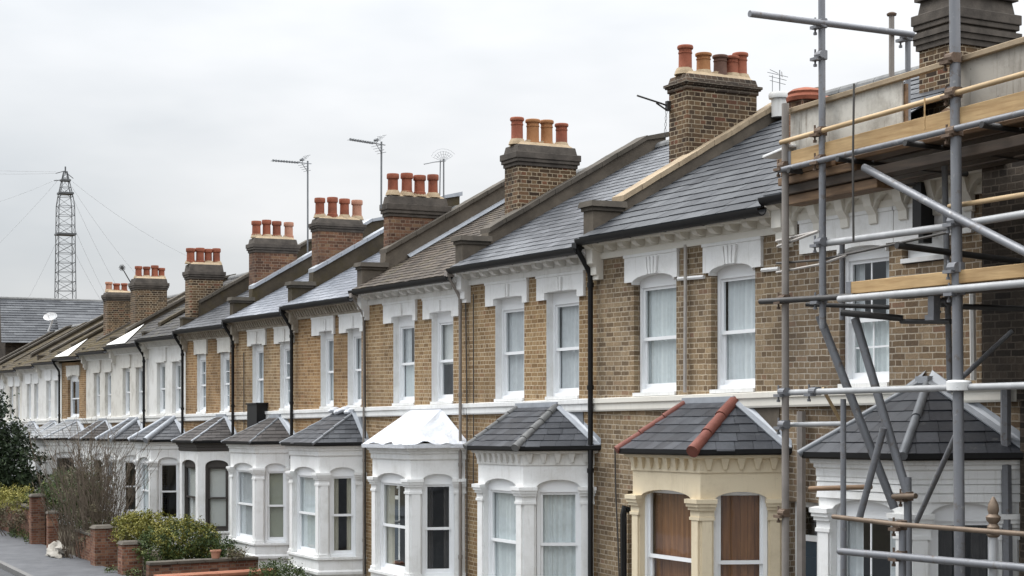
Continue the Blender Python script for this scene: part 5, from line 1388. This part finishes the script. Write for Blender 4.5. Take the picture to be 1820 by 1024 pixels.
# ------------------------------------------------------------------ sky, sun, camera
w = bpy.data.worlds.new('World'); sc.world = w; w.use_nodes = True
nt = w.node_tree; nt.nodes.clear()
out = nt.nodes.new('ShaderNodeOutputWorld'); bg = nt.nodes.new('ShaderNodeBackground')
sky = nt.nodes.new('ShaderNodeTexSky'); sky.sky_type = 'NISHITA'; sky.sun_disc = False
SUN_EL, SUN_AZ = R(52), R(-38)
sky.sun_elevation = SUN_EL; sky.sun_rotation = SUN_AZ; sky.air_density = 1.0; sky.dust_density = 3.0
skyc = mix(nt, 1.0, sky.outputs[0], (.10,.10,.10), 'MULTIPLY')
tc = nt.nodes.new('ShaderNodeTexCoord'); gen = tc.outputs['Generated']
sep = nt.nodes.new('ShaderNodeSeparateXYZ'); nt.links.new(gen, sep.inputs[0])
zc = math_n(nt, 'MAXIMUM', sep.outputs[2], 0.0)
# overcast: brighter towards the zenith, soft banks of cloud
n1 = noise(nt, gen, 2.1, 5, .5, (1,1,2.6)); n2 = noise(nt, gen, 5.5, 4, .5, (1,1,3.2))
cl = math_n(nt, 'MULTIPLY_ADD', n2, .35, math_n(nt,'MULTIPLY',n1,.75))
# thinner cloud on the bright side of the sky
side = math_n(nt, 'MULTIPLY_ADD', sep.outputs[0], .42, math_n(nt,'MULTIPLY', sep.outputs[1], -.10))
cl = math_n(nt, 'ADD', cl, side)
base = ramp(nt, cl, [(.36,(.60,.635,.67)),(.52,(.74,.76,.78)),(.70,(.90,.905,.915))])
lum = math_n(nt, 'MULTIPLY_ADD', math_n(nt,'MULTIPLY',zc,zc), 4.4, .80)
cm_ = nt.nodes.new('ShaderNodeVectorMath'); cm_.operation = 'SCALE'; nt.links.new(base, cm_.inputs[0]); nt.links.new(lum, cm_.inputs['Scale'])
fin = mix(nt, .88, skyc, cm_.outputs[0])
nt.links.new(fin, bg.inputs['Color']); bg.inputs['Strength'].default_value = 1.0
nt.links.new(bg.outputs[0], out.inputs[0])
sd = bpy.data.lights.new('sun','SUN'); sd.energy = 1.7; sd.angle = R(25); sd.color = (1,.97,.93)
so = bpy.data.objects.new('sun', sd); C.objects.link(so)
dv = Vector((math.sin(SUN_AZ)*math.cos(SUN_EL), math.cos(SUN_AZ)*math.cos(SUN_EL), math.sin(SUN_EL)))
so.rotation_euler = dv.to_track_quat('Z','Y').to_euler(); so.location = (0,20,30)

cam = bpy.data.cameras.new('camera'); co = bpy.data.objects.new('camera', cam); C.objects.link(co)
co.location = (0,0,EYE); co.rotation_euler = (R(90),0,-TH)
cam.sensor_width = 36; cam.lens = 2700/1820*36; cam.shift_y = 173/1820; cam.clip_end = 3000; cam.clip_start = .1
sc.camera = co
sc.view_settings.view_transform = 'Standard'; sc.view_settings.look = 'None'; sc.view_settings.exposure = 0.32; sc.view_settings.gamma = 1
sc.render.engine = 'CYCLES'
sc.cycles.use_denoising = True
sc.cycles.max_bounces = 8; sc.cycles.transparent_max_bounces = 16; sc.cycles.caustics_reflective = False; sc.cycles.caustics_refractive = False
